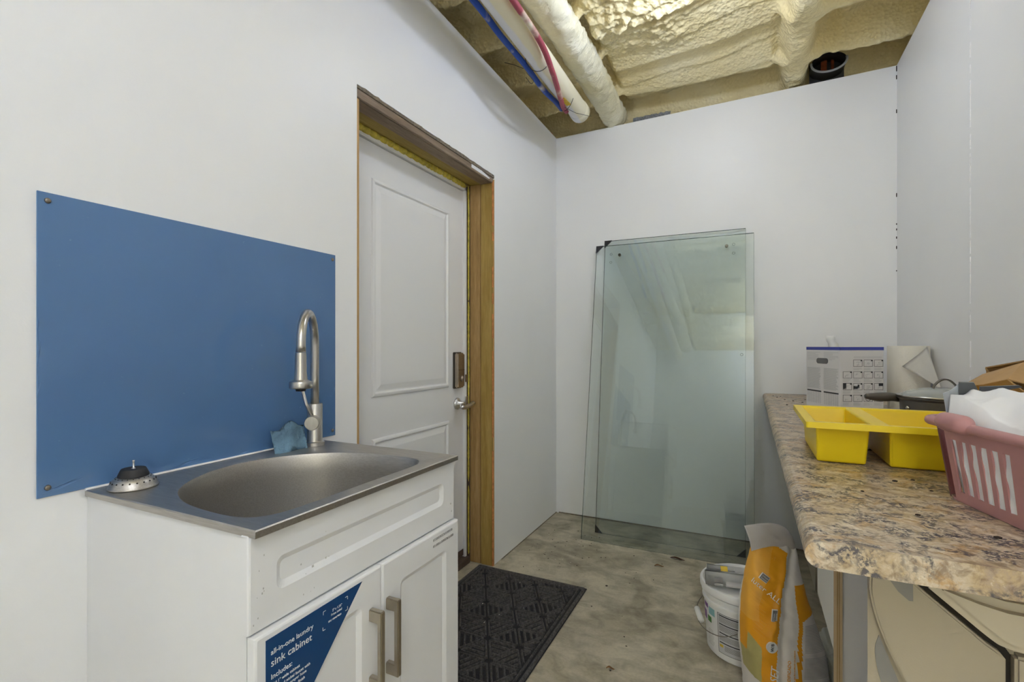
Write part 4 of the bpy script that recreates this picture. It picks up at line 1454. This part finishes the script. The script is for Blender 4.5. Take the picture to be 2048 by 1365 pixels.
# pink slotted basket
ba = thing('plastic_basket', 'dusty pink slotted plastic basket on the near end of worktop', 'basket', (0.330, 1.178, CZ), math.atan2(-0.972, 0.237))
# local x runs along the long side towards the camera, local y to the right wall
BLn, BWd, BHt, TAP = 0.345, 0.245, 0.143, 0.016


def rr(x0, x1, y0, y1, r, n=5):
    out = []
    for cx_, cy_, a0 in ((x1 - r, y1 - r, 0), (x0 + r, y1 - r, PI / 2), (x0 + r, y0 + r, PI), (x1 - r, y0 + r, 1.5 * PI)):
        for k in range(n + 1):
            a = a0 + PI / 2 * k / n
            out.append((cx_ + r * math.cos(a), cy_ + r * math.sin(a)))
    return out


def bp(x, y, z, off=0.0):
    """taper: base footprint grows with height"""
    k = TAP * z / BHt + off
    cx_, cy_ = BLn / 2, BWd / 2
    return Vector((cx_ + (x - cx_) * (1 + 2 * k / BLn), cy_ + (y - cy_) * (1 + 2 * k / BWd), z))


bm = bmesh.new()
# slotted long sides and ends from thin bars
def wall_bars(axis, fixed, lo_, hi_, sign):
    slots = []
    s = lo_ + 0.044
    while s + 0.013 < hi_ - 0.040 and len(slots) < 6:
        slots.append((s, s + 0.0132)); s += 0.0229
    edges = [lo_ + 0.031] + [v for ab in slots for v in ab] + [hi_ - 0.018]
    def pv(s_, z, d):
        return bp(s_, fixed, z, 0) + Vector((0, d, 0)) if axis == 'x' else bp(fixed, s_, z, 0) + Vector((d, 0, 0))
    zs = (0.004, 0.020, 0.112, BHt)
    t_ = 0.0035 * sign
    def slab(a, b, z0, z1):
        q = [pv(a, z0, 0), pv(b, z0, 0), pv(b, z1, 0), pv(a, z1, 0)]
        prism(bm, q, (0, t_, 0) if axis == 'x' else (t_, 0, 0))
    slab(edges[0], edges[-1], zs[0], zs[1])
    slab(edges[0], edges[-1], zs[2], zs[3])
    for k in range(0, len(edges), 2):
        slab(edges[k], edges[k + 1], zs[1], zs[2])
wall_bars('x', 0.0, 0.0, BLn, 1)
wall_bars('x', BWd, 0.0, BLn, -1)
wall_bars('y', 0.0, 0.0, BWd, 1)
wall_bars('y', BLn, 0.0, BWd, -1)
obj('slotted_side', bm, 'basket_pink', ba)
# rounded corner posts
for cx_, cy_, a0 in ((BLn - 0.018, BWd - 0.018, 0), (0.018, BWd - 0.018, PI / 2), (0.018, 0.018, PI), (BLn - 0.018, 0.018, 1.5 * PI)):
    bm = bmesh.new()
    def cf(u_, v_):
        a = a0 + PI / 2 * u_
        return bp(cx_ + 0.018 * math.cos(a), cy_ + 0.018 * math.sin(a), 0.004 + (BHt - 0.004) * v_)
    grid(bm, 6, 4, cf)
    bmesh.ops.solidify(bm, geom=bm.faces[:], thickness=0.003)
    obj('corner_post', bm, 'basket_pink', ba, smooth=True)
bm = bmesh.new()
prism(bm, [(x, y, 0.001) for x, y in rr(0, BLn, 0, BWd, 0.028)], (0, 0, 0.004))
obj('base_plate', bm, 'basket_pink', ba)
rimp = [bp(x, y, BHt - 0.002, 0.010) for x, y in rr(0, BLn, 0, BWd, 0.03, 8)]
rimp.append(rimp[0])
obj('rim', btube(rimp, 0.0085, 12, False), 'basket_pink', ba, smooth=True)
bm = bmesh.new()
tube(bm, [(0.034 + 0.080 * k / 12, -0.029, BHt + 0.003) for k in range(13)], [0.003] + [0.0165 * math.sin(PI * min(0.5, max(k, 0.1) / 12 * 2.2)) ** 0.6 if k < 6 else 0.0165 * math.sin(PI * min(0.5, (12.1 - k) / 12 * 2.2)) ** 0.6 for k in range(1, 12)] + [0.003], 16)
obj('grip', bm, 'basket_pink', ba, smooth=True)

# white cloth stuffed into the basket
bm = bmesh.new()
def clf(u_, v_):
    x = 0.002 + (BLn - 0.010) * u_
    y = 0.000 + (BWd - 0.003) * v_
    rise = sm(-0.01, 0.012, u_) * sm(-0.012, 0.016, v_) * sm(0.0, 0.05, 1 - u_) * sm(0.0, 0.06, 1 - v_)
    ridge = 0.186 + 0.026 * sm(0.0, 0.30, u_) - 0.030 * sm(0.45, 0.9, u_)
    zf = 0.190 - 0.042 * sm(0.04, 0.50, u_)
    z = zf + (ridge - zf) * sm(0.0, 0.42, v_) ** 0.8
    z += 0.012 * noise.noise((u_ * 3.2, v_ * 4, 2.2)) + 0.006 * noise.noise((u_ * 5 + v_ * 9, v_ * 3 - u_ * 8, 5)) + 0.0025 * noise.noise((u_ * 22, v_ * 16, 1))
    z += 0.012 * math.exp(-((v_ - 0.16 - 0.35 * u_) / 0.05) ** 2) * (1 - u_) - 0.010 * math.exp(-((v_ - 0.26 - 0.40 * u_) / 0.06) ** 2) * (1 - 0.5 * u_)
    z += 0.006 * (1 - abs(2 * ((u_ * 3.1 + v_ * 4.3 + 0.4 * noise.noise((u_ * 4, v_ * 4, 0))) % 1.0) - 1)) * sm(0.0, 0.2, v_)
    return Vector((x, y, 0.10 + (z - 0.10) * rise))
grid(bm, 90, 60, clf)
ct = thing('white_cloth', 'crumpled white cloth bundle stuffed into the pink basket', 'cloth', (0.330, 1.178, CZ), math.atan2(-0.972, 0.237))
obj('bundle_top', bm, 'cloth_white', ct, smooth=True)
bm = bmesh.new()
def cls(u_, v_):
    x = 0.030 + (BLn - 0.05) * u_
    z = 0.008 + 0.135 * v_
    f = 0.005 * abs(noise.noise((u_ * 12 + 1.2 * v_, v_ * 2.2, 8))) + 0.002 * noise.noise((u_ * 40, v_ * 5, 1))
    off = 0.0010 + max(-0.0005, f)
    off += 0.012 * (1 - sm(0.0, 0.09, u_)) * (1 - v_)
    p = bp(x, 0.0, z)
    return p + Vector((0, off, 0))
grid(bm, 90, 24, cls)
obj('bundle_side', bm, 'cloth_white', ct, smooth=True)
bm = bmesh.new()
for k in range(3):
    tube(bm, spline([(0.215 + 0.012 * k, 0.05, 0.195), (0.222 + 0.014 * k, 0.03, 0.205), (0.23 + 0.012 * k, 0.012, 0.185), (0.232 + 0.01 * k, 0.006, 0.155)], 5), 0.005, 8)
obj('drawstring', bm, 'strap_grey', ct, smooth=True)
# grey plastic wrapper poking up behind the cloth
wr = thing('plastic_wrapper', 'crumpled grey and black plastic wrapper behind the white cloth', 'wrapper', (0.358, 1.186, CZ))
V = [(-0.022, 0.0, 0.13), (0.018, 0.0, 0.13), (0.024, 0.0, 0.186), (0.012, 0.004, 0.2095), (-0.006, 0.0, 0.2105), (-0.020, -0.004, 0.197), (-0.030, 0.0, 0.190)]
obj('film', bprism([(x, y, z) for x, y, z in V], (0.004, 0.012, 0)), 'grey_film', wr)
obj('dark_fold', bprism([(-0.008, -0.003, 0.182), (0.026, -0.003, 0.184), (0.014, -0.002, 0.2120), (-0.008, -0.003, 0.2120)], (0.004, 0.014, 0.0006)), 'dark_film', wr)
obj('dark_fold', bprism([(0.020, -0.003, 0.190), (0.080, -0.003, 0.206), (0.076, -0.003, 0.209), (0.022, -0.003, 0.205)], (0.004, 0.014, 0)), 'dark_film', wr)

# open cardboard box
cb = thing('cardboard_box', 'open brown cardboard box with raised flaps by right wall', 'box', (0, 0, CZ))
V3 = lambda x, y, z: Vector((x, y, z - CZ))
P1, P2, P3, P4, P5 = V3(0.449, 1.50, 1.086), V3(0.538, 1.66, 1.107), V3(0.556, 1.50, 1.143), V3(0.488, 1.38, 1.111), V3(0.471, 1.44, 1.096)
bm = bmesh.new()
prism(bm, [(0.515, 1.37, 0.0005), (0.705, 1.37, 0.0005), (0.705, 1.70, 0.0005), (0.515, 1.70, 0.0005)], (0, 0, 0.172))
obj('box_body', bm, 'cardboard', cb)
def sheet(pts, mat='cardboard'):
    n_ = (pts[1] - pts[0]).cross(pts[2] - pts[0]).normalized() * 0.003
    return obj('flap', bprism(pts, -n_ if n_.z > 0 else n_), mat, cb)
sheet([P1, P5, P4, P3, P2])
sheet([P5, P4, V3(0.545, 1.375, 1.055), V3(0.525, 1.47, 1.045)], 'cardboard_dark')
sheet([P1, P5, V3(0.525, 1.47, 1.045), V3(0.52, 1.60, 1.04)], 'cardboard_dark')
sheet([P4, P3, V3(0.68, 1.47, 1.12), V3(0.62, 1.36, 1.07)])
sheet([V3(0.552, 1.685, 1.1245), V3(0.565, 1.52, 1.147), V3(0.70, 1.50, 1.152), V3(0.70, 1.69, 1.128)], 'cardboard_dark')
sheet([V3(0.556, 1.69, 1.122), V3(0.575, 1.60, 1.062), V3(0.575, 1.69, 1.062)], 'cardboard_dark')
sheet([V3(0.556, 1.69, 1.124), V3(0.70, 1.695, 1.128), V3(0.70, 1.695, 1.05), V3(0.56, 1.695, 1.05)], 'cardboard_dark')

# crumbs on the worktop
bm = bmesh.new()
for x, y in ((0.12, 3.10), (0.135, 3.02), (0.155, 3.08), (0.165, 2.9), (0.20, 2.86), (0.16, 2.65), (0.235, 2.80), (0.19, 2.2), (0.31, 3.0), (0.26, 2.95), (0.305, 1.28), (0.27, 1.255), (0.315, 1.20), (0.25, 1.02), (0.195, 1.14), (0.385, 0.92), (0.325, 0.95), (0.29, 1.60), (0.305, 1.5)):
    r = bmesh.ops.create_icosphere(bm, subdivisions=1, radius=random.uniform(0.002, 0.0036))
    for v in r['verts']:
        v.co = Vector((x + v.co.x * 1.7, y + v.co.y, CZ + 0.0002 + max(0.0, 0.0012 + v.co.z * 0.7)))
cr = obj('crumbs', bm, 'crumb_dark', kind='stuff')
tag(cr, 'scattered dark crumbs lying on the worktop', 'crumbs')

# ------------------------------------------------------------------ bucket, rolled label, grout bag
BC = (-0.018, 2.115)
bk = thing('plastic_bucket', 'white lidded plastic bucket with printed label and wire handle', 'bucket', (BC[0], BC[1], 0))
prof = [(0.0, 0.0), (0.128, 0.0), (0.134, 0.006), (0.146, 0.195), (0.152, 0.196), (0.152, 0.206), (0.147, 0.208), (0.148, 0.222), (0.155, 0.223), (0.155, 0.232), (0.149, 0.234), (0.150, 0.244)]
obj('bucket_body', blathe(prof, 56, cap0=False, cap1=False), 'bucket_white', bk, smooth=True).modifiers.new('e', 'EDGE_SPLIT').split_angle = math.radians(40)
prof = [(0.153, 0.236), (0.160, 0.238), (0.161, 0.258), (0.158, 0.264), (0.150, 0.265), (0.146, 0.258), (0.143, 0.252), (0.0, 0.252)]
lid = obj('lid', blathe(prof, 56, cap0=False, cap1=False), 'bucket_white', bk, smooth=True)
lid.modifiers.new('e', 'EDGE_SPLIT').split_angle = math.radians(40)


def br(z):
    return 0.134 + (0.146 - 0.134) * (z - 0.006) / 0.189


def patch(bm, a0, a1, z0, z1, off, n=10):
    a0, a1 = math.radians(a0), math.radians(a1)
    vs_ = []
    for i in range(n + 1):
        a = a0 + (a1 - a0) * i / n
        vs_.append([bm.verts.new(((br(z) + off) * math.cos(a), (br(z) + off) * math.sin(a), z)) for z in (z0, z1)])
    for i in range(n):
        bm.faces.new((vs_[i][0], vs_[i + 1][0], vs_[i + 1][1], vs_[i][1]))


bm = bmesh.new(); patch(bm, 232, 300, 0.030, 0.178, 0.0006, 20); lb = obj('printed_label', bm, 'bucket_label', bk, smooth=True)
bm = bmesh.new()
for q in ((231.3, 300, 0.178, 0.1795), (231.3, 300, 0.0285, 0.030), (231.3, 232, 0.0285, 0.1795)):
    patch(bm, q[0], q[1], q[2], q[3], 0.0009, 20)
for zz_ in (0.170, 0.138, 0.104, 0.068):
    patch(bm, 234, 298, zz_, zz_ + 0.004, 0.0009, 16)
obj('label_border', bm, 'print_black', lb)
bm = bmesh.new()
z = 0.165
while z > 0.04:
    if not any(abs(z - q) < 0.006 for q in (0.172, 0.140, 0.106, 0.070)):
        patch(bm, 234 if z > 0.068 else 242, 298 - random.choice((0, 0, 4, 25)), z, z + 0.0018, 0.0009, 14)
    z -= 0.0036
obj('fine_print', bm, 'print_grey', lb)
bm = bmesh.new(); patch(bm, 234, 240, 0.052, 0.062, 0.001, 3); obj('warning_mark', bm, 'label_yellow', lb)
for a0, a1, z0, z1, m in ((196, 210, 0.165, 0.182, 'label_violet'), (212, 226, 0.150, 0.178, 'label_teal'), (208, 218, 0.118, 0.140, 'label_green'), (190, 204, 0.115, 0.150, 'label_violet')):
    bm = bmesh.new(); patch(bm, a0, a1, z0, z1, 0.0008, 6); obj('colour_mark', bm, m, bk, smooth=True)
bm = bmesh.new()
for k in range(9):
    patch(bm, 205 + random.uniform(0, 4), 222 + random.uniform(-4, 2), 0.088 - k * 0.007, 0.090 - k * 0.007, 0.0008, 6)
obj('fine_print', bm, 'print_lightgrey', bk)
hb = btube(spline([(0.030, -0.152, 0.165), (-0.05, -0.168, 0.125), (-0.105, -0.150, 0.112), (-0.150, -0.10, 0.110), (-0.170, -0.03, 0.115), (-0.168, 0.05, 0.13), (-0.13, 0.11, 0.16)], 6), 0.0016, 8)
obj('wire_handle', hb, 'zinc_screw', bk, smooth=True)
obj('handle_grip', btube([(-0.150, -0.075, 0.112), (-0.172, -0.01, 0.124)], 0.011, 14), 'white_plastic', bk, smooth=True)
bm = bmesh.new(); r = bmesh.ops.create_icosphere(bm, subdivisions=2, radius=0.012)
obj('handle_boss', bm, 'bucket_white', bk, smooth=True, loc=(0.032, -0.143, 0.165))

# rolled-up printed sheet lying on the lid
rl = thing('rolled_label', 'rolled printed plastic label lying on the bucket lid', 'roll', (BC[0] - 0.004, BC[1] - 0.012, 0.2656), math.radians(10))
def scroll(r0, r1, turns, cy_, cz_, x0, x1, start):
    bm = bmesh.new()
    n_ = int(28 * turns)
    def sf(u_, v_):
        a = start + 2 * PI * turns * u_
        r_ = r0 + (r1 - r0) * u_
        return Vector((x0 + (x1 - x0) * v_, cy_ + r_ * math.cos(a), cz_ + r_ * math.sin(a)))
    grid(bm, n_, 2, sf)
    bmesh.ops.solidify(bm, geom=bm.faces[:], thickness=0.0008)
    return bm
SR = 0.027
obj('sheet_roll', scroll(0.021, SR, 2.2, -0.058, SR + 0.001, -0.142, 0.08, 0.5), 'white_plastic', rl, smooth=True)
obj('sheet_roll', scroll(0.018, 0.026, 2.0, -0.020, 0.036, -0.132, 0.08, 2.5), 'white_plastic', rl, smooth=True)


def roll_patch(x0, x1, a0, a1, cy_, cz_, r_, m, nm='colour_mark'):
    bm = bmesh.new()
    def f_(u_, v_):
        a = math.radians(a0 + (a1 - a0) * u_)
        return Vector((x0 + (x1 - x0) * v_, cy_ + r_ * math.cos(a), cz_ + r_ * math.sin(a)))
    grid(bm, 8, 1, f_)
    obj(nm, bm, m, rl, smooth=True)
roll_patch(-0.112, -0.082, 195, 300, -0.058, SR + 0.001, SR + 0.0008, 'print_lightgrey')
roll_patch(-0.112, -0.084, 150, 190, -0.058, SR + 0.001, SR + 0.0009, 'print_grey')
roll_patch(-0.072, 0.078, 175, 300, -0.058, SR + 0.001, SR + 0.0008, 'box_white')
for x0, x1, m in ((-0.085, -0.060, 'label_yellow'), (-0.035, 0.005, 'print_lightgrey'), (0.008, 0.022, 'label_orange'), (0.022, 0.036, 'print_black'), (0.036, 0.056, 'label_red'), (0.058, 0.075, 'print_grey')):
    roll_patch(x0, x1, 100, 185, -0.020, 0.036, 0.0268, m)

# grout bag: local x to the camera's right, local y away from it
GS = 0.001646
gx = lambda px: (px - 1565) * GS
bag = thing('grout_bag', 'orange and white printed grout bag with folded top before the bucket', 'bag', (0.0937, 1.848, 0), math.radians(25.75))
rows = [(0.0, 1508, 1636, 0.075), (0.03, 1500, 1643, 0.090), (0.113, 1496, 1645, 0.092), (0.195, 1489, 1641, 0.085), (0.261, 1488, 1628, 0.075), (0.344, 1490, 1612, 0.062), (0.426, 1496, 1600, 0.046), (0.508, 1506, 1594, 0.026), (0.545, 1516, 1588, 0.012)]


def bag_row(z):
    for a, b in zip(rows[:-1], rows[1:]):
        if z <= b[0]:
            t = (z - a[0]) / (b[0] - a[0])
            return [a[k] + (b[k] - a[k]) * t for k in (1, 2, 3)]
    return rows[-1][1:]


def lerp_tab(tab, z):
    if z >= tab[0][0]:
        return tab[0][1]
    for a, b in zip(tab[:-1], tab[1:]):
        if z >= b[0]:
            t = (z - b[0]) / (a[0] - b[0])
            return b[1] + (a[1] - b[1]) * t
    return tab[-1][1]


# layout of the print on the bag front, in metres: (height, x)
WB = [(0.506, 0.007), (0.429, -0.018), (0.341, -0.036), (0.238, -0.053), (0.131, -0.063), (0.0, -0.068)]   # right edge of the orange field
SL = [(0.417, 0.018), (0.312, 0.019), (0.134, 0.0), (0.0, -0.005)]                                          # left edge of the side stripe
OT = [(0.007, 0.506), (-0.012, 0.518), (-0.041, 0.537), (-0.066, 0.535)]                                    # top of the orange field by x
BM_ = ['bag_white', 'bag_orange', 'bag_olive', 'print_lightgrey', 'bag_orange_light']


def bag_zone(p):
    x, z, y = p.x, p.z, p.y
    if y > 0.02 or z > lerp_tab(OT, x):
        return 0
    if x < lerp_tab(WB, z):
        if x > -0.0985:                                  # main field, running down to the base
            return 4 if x < -0.049 + (z - 0.489) * 0.348 and z > 0.30 else 1
        if z > 0.224 - (x + 0.0985) * 1.24:
            return 4 if z > 0.30 else 1
        if x > -0.1245:
            return 2 if z > 0.118 - (x + 0.11) * 0.3 else 0
        return 1 if z > 0.15 else 0
    s = lerp_tab(SL, z)
    if x > s and z < 0.410:
        return 1 if (z > 0.305 + (x - 0.03) * 0.4 or x < s + 0.013) else 0
    return 0


bm = bmesh.new()
nz_, na = 230, 320
vs_ = []
for j in range(nz_ + 1):
    z = 0.545 * j / nz_
    l_, r_, dp = bag_row(z)
    xc, hw = gx((l_ + r_) / 2), (r_ - l_) / 2 * GS
    row = []
    for k in range(na):
        a = 2 * PI * k / na
        ca, sa = math.cos(a), math.sin(a)
        e_ = 0.62
        x = xc + hw * math.copysign(abs(ca) ** e_, ca)
        y = dp * math.copysign(abs(sa) ** e_, sa)
        wr_ = 0.006 * noise.noise((x * 12, z * 18, y * 6)) + 0.0035 * noise.noise((x * 40 + z * 30, z * 22, 3))
        if z < 0.16:
            wr_ += 0.0035 * math.sin((z + 0.35 * x) * 160) * (1 - z / 0.16)
        # long crease running up the front
        wr_ -= 0.010 * math.exp(-((x - (lerp_tab(WB, z) + 0.02)) / 0.012) ** 2) * sm(0.05, 0.25, z) * (1 if sa < 0 else 0)
        wr_ += 0.008 * math.exp(-((x - (-0.085 + (z - 0.2) * 0.28)) / 0.010) ** 2) * sm(0.18, 0.3, z) * (1 - sm(0.45, 0.5, z)) * (1 if sa < 0 else 0)
        row.append(bm.verts.new((x, y - wr_ * (1 if sa < 0 else -1), z + 0.001)))
    vs_.append(row)
for j in range(nz_):
    for k in range(na):
        f = bm.faces.new((vs_[j][k], vs_[j][(k + 1) % na], vs_[j + 1][(k + 1) % na], vs_[j + 1][k]))
        f.material_index = bag_zone(f.calc_center_median())
bm.faces.new(vs_[0][::-1]); bm.faces.new(vs_[-1])
bmesh.ops.recalc_face_normals(bm, faces=bm.faces[:])
bag_body = obj('bag_body', bm, BM_, bag, smooth=True)
# folded white top, flopping over to the left
bm = bmesh.new()
zpy = lambda py: 1.18 - (py - 692) * GS
low = spline([(gx(1594), 0.0, zpy(1120)), (gx(1586), -0.006, zpy(1106)), (gx(1565), -0.018, zpy(1094)), (gx(1540), -0.030, zpy(1087)), (gx(1517), -0.036, zpy(1089)), (gx(1494), -0.040, zpy(1094))], 5)
top = spline([(gx(1595), 0.002, zpy(1100)), (gx(1590), 0.0, zpy(1078)), (gx(1572), -0.006, zpy(1056)), (gx(1545), -0.014, zpy(1045)), (gx(1512), -0.026, zpy(1043)), (gx(1481), -0.036, zpy(1045))], 5)
n_ = len(low) - 1
def ff_(u_, v_):
    i = min(n_ - 1, int(u_ * n_)); t = u_ * n_ - i
    a = low[i].lerp(low[i + 1], t); b = top[i].lerp(top[i + 1], t)
    return a.lerp(b, v_) + Vector((0, -0.010 * math.sin(PI * v_) + 0.003 * noise.noise((u_ * 9, v_ * 5, 0)), 0))
grid(bm, 30, 10, ff_)
bmesh.ops.solidify(bm, geom=bm.faces[:], thickness=-0.012)
obj('folded_top', bm, 'bag_white', bag, smooth=True)


def on_bag(x, z, off=0.002):
    """point on the bag front at local x and height z"""
    l_, r_, dp = bag_row(z)
    xc, hw = gx((l_ + r_) / 2), (r_ - l_) / 2 * GS
    q = max(-0.98, min(0.98, (x - xc) / hw))
    ca = abs(q) ** (1 / 0.62)
    sa = math.sqrt(max(0, 1 - ca * ca)) ** 0.62
    return Vector((x, -dp * sa - off - 0.006, z))


def btext(body, size, x, z, ang, mat, shear=0.0, off=0.003):
    a = math.radians(ang)
    o_ = on_bag(x, z, off)
    xd = (on_bag(x + 0.04 * math.cos(a), z + 0.04 * math.sin(a), off) - o_).normalized()
    yd = (on_bag(x - 0.02 * math.sin(a), z + 0.02 * math.cos(a), off) - o_).normalized()
    return text('lettering', body, size, o_, xd, yd, mat, bag_body, shear=shear, extrude=0.0005)


btext('luter ALL', 0.025, -0.114, 0.418, -38, 'bag_white')
btext('ALL-SET', 0.031, -0.0655, 0.068, 87, 'print_white', 0.2)
btext('ALL-T', 0.014, -0.072, 0.500, -22, 'bag_orange_light')
btext('I MODIFICADO', 0.0135, -0.0260, 0.108, 86, 'bag_orange')
btext('mortero de capa fina modificado con polimeros', 0.0062, -0.0110, 0.110, 87, 'bag_orange_light')
o_ = on_bag(-0.0727, 0.2334, 0.003)
bm = bmesh.new()
circ = [bm.verts.new(o_ + Vector((0.0170 * math.cos(a), 0.0, 0.0170 * math.sin(a)))) for a in lin(0, 2 * PI, 28)[:-1]]
bm.faces.new(circ)
r = bmesh.ops.extrude_face_region(bm, geom=bm.faces[:])
for v in [e for e in r['geom'] if isinstance(e, bmesh.types.BMVert)]:
    v.co.y += 0.006
bmesh.ops.recalc_face_normals(bm, faces=bm.faces[:])
obj('round_mark', bm, 'print_white', bag_body)
text('lettering', 'W/B', 0.0135, o_ + Vector((0.004, -0.0006, -0.0125)), (0.08, 0, 1), (-1, 0, 0.08), 'print_black', bag_body, extrude=0.0003)
# framed maker's marks
for (x, z, ang, w_, h_) in ((-0.0790, 0.436, -38, 0.030, 0.022), (-0.0587, 0.3276, 86, 0.038, 0.017)):
    o_ = on_bag(x, z, 0.003)
    a = math.radians(ang)
    xd = Vector((math.cos(a), 0, math.sin(a))); yd = Vector((-math.sin(a), 0, math.cos(a)))
    for (sx_, sy_, m, k) in ((1, 1, 'print_white', 0), (0.90, 0.84, 'print_grey', 1)):
        q = [o_ + xd * (w_ / 2 * sx_ * i) + yd * (h_ / 2 * sy_ * j) + Vector((0, -0.0006 * k, 0)) for i, j in ((-1, -1), (1, -1), (1, 1), (-1, 1))]
        obj('logo_plate', bprism(q, (0, 0.004, 0)), m, bag_body)
    for t_, dy_ in (('Schluter', 0.001), ('Systems', -0.0065)):
        text('lettering', t_, 0.0072, o_ + xd * (-w_ * 0.40) + yd * dy_ + Vector((0, -0.0012, 0)), xd, yd, 'print_white', bag_body, extrude=0.0002)
# fine print blocks
bm = bmesh.new()
z = 0.295
while z > 0.03:
    x0 = lerp_tab(SL, z) + 0.018
    if not (abs(z - 0.21) < 0.006 or abs(z - 0.135) < 0.006):
        l_, r_, dp = bag_row(z)
        x1 = gx(r_) - 0.016
        xx = lin(x0, x1, 6)
        for xa, xb in zip(xx[:-1], xx[1:]):
            a_, b_ = on_bag(xa, z, 0.0022), on_bag(xb, z, 0.0022)
            q = [a_, b_, b_ + Vector((0, 0, 0.0016)), a_ + Vector((0, 0, 0.0016))]
            bm.faces.new([bm.verts.new(v) for v in q])
    z -= 0.0042
obj('fine_print', bm, 'print_lightgrey', bag_body)
bm = bmesh.new()
for k in range(11):
    z = 0.392 - k * 0.0115
    L_ = 0.034 - (k % 3) * 0.006
    a_, b_ = on_bag(-0.118, z, 0.0022), on_bag(-0.118 + L_, z - L_ * 0.72, 0.0022)
    q = [a_, b_, b_ + Vector((0, 0, 0.0014)), a_ + Vector((0, 0, 0.0014))]
    bm.faces.new([bm.verts.new(v) for v in q])
obj('fine_print', bm, 'bag_orange_light', bag_body)

# crumpled clear plastic bag on the floor
bm = bmesh.new()
bmesh.ops.create_icosphere(bm, subdivisions=5, radius=1.0)
for v in bm.verts:
    p = v.co.copy()
    k = 1 + 0.22 * noise.noise(p * 1.6 + Vector((3, 1, 0))) + 0.10 * abs(noise.noise(p * 4)) + 0.04 * noise.noise(p * 9)
    v.co = Vector((p.x * 0.080 * k, p.y * 0.17 * k, max(-0.0, (p.z * 0.12 + 0.095) * k)))
cbg = obj('plastic_bag', bm, 'clear_bag', smooth=True, loc=(0.300, 1.96, 0.001))
tag(cbg, 'crumpled whitish plastic bag on the floor right of grout bag', 'bag')

# ------------------------------------------------------------------ litter on the floor
def leaf(label, x, y, L, W, ang, mat):
    bm = bmesh.new()
    def lf(u_, v_):
        w_ = W * math.sin(PI * min(0.98, max(0.02, u_))) ** 0.7
        return Vector(((u_ - 0.5) * L, (v_ - 0.5) * w_, 0.002 + 0.006 * abs(v_ - 0.5) + 0.004 * math.sin(u_ * 5)))
    grid(bm, 8, 4, lf)
    bmesh.ops.solidify(bm, geom=bm.faces[:], thickness=0.0008)
    o = obj('dry_leaf', bm, mat, smooth=True, loc=(x, y, 0.001))
    o.rotation_euler = (0, 0, ang)
    tag(o, label, 'leaf', 'dry leaves on the floor')
leaf('curled dark brown leaf against the bottom edge of glass pane', -0.357, 2.842, 0.075, 0.022, 0.05, 'leaf_brown')
leaf('flat tan leaf on the concrete in front of glass pane', -0.434, 2.707, 0.05, 0.018, 0.45, 'leaf_tan')
leaf('tiny tan leaf on concrete right of the door mat', -0.456, 1.77, 0.03, 0.012, 0.4, 'leaf_tan')
bm = bmesh.new(); bl = bmesh.new()
pts = [(-1.12, 2.95), (-1.06, 3.05), (-1.08, 3.16), (-1.0, 2.9), (-0.98, 3.0), (-0.92, 2.95)]
for k in range(46):
    pts.append((random.gauss(-0.95, 0.13), random.gauss(2.72, 0.16)))
for k in range(14):
    pts.append((random.uniform(-0.65, -0.1), random.uniform(1.7, 2.8)))
pts.append((-0.631, 2.376))
for i, (x, y) in enumerate(pts):
    if x < XL + 0.03 or y > YB - 0.03:
        continue
    s = random.uniform(0.0015, 0.0036) if i < len(pts) - 1 else 0.006
    t_ = bl if i % 8 == 3 else bm
    r = bmesh.ops.create_icosphere(t_, subdivisions=1, radius=s)
    for v in r['verts']:
        v.co = Vector((x + v.co.x * random.uniform(1.0, 1.6), y + v.co.y, 0.0006 + max(-0.0003, v.co.z * 0.7)))
tag(obj('dark_debris', bm, 'crumb_dark', kind='stuff'), 'dark specks of debris scattered over the concrete floor', 'debris')
tag(obj('pale_debris', bl, 'crumb_pale', kind='stuff'), 'pale plaster crumbs scattered over the concrete floor', 'debris')
bm = bmesh.new()
for x, y in ((0.29, 0.80), (0.22, 0.55), (0.30, 0.42), (0.33, 0.50)):
    r = bmesh.ops.create_icosphere(bm, subdivisions=1, radius=0.0028)
    for v in r['verts']:
        v.co = Vector((x + v.co.x * 0.7, y + v.co.y * 1.6, 0.0130 + v.co.z * 0.4))
obj('lint', bm, 'crumb_pale', mat_o)

# marks too fine to pick apart singly
for o in bpy.data.objects:
    if o.name.split('.')[0] in ('scrape_mark', 'scuff_mark', 'corner_mark', 'print', 'fine_print', 'perforation', 'label_border', 'caulk_bead', 'corner_gap',
                                'orange_sealant', 'foam_bead', 'orange_foam_tufts', 'lint', 'raised_pattern', 'floor_joint', 'drawstring'):
        o['kind'] = 'stuff'
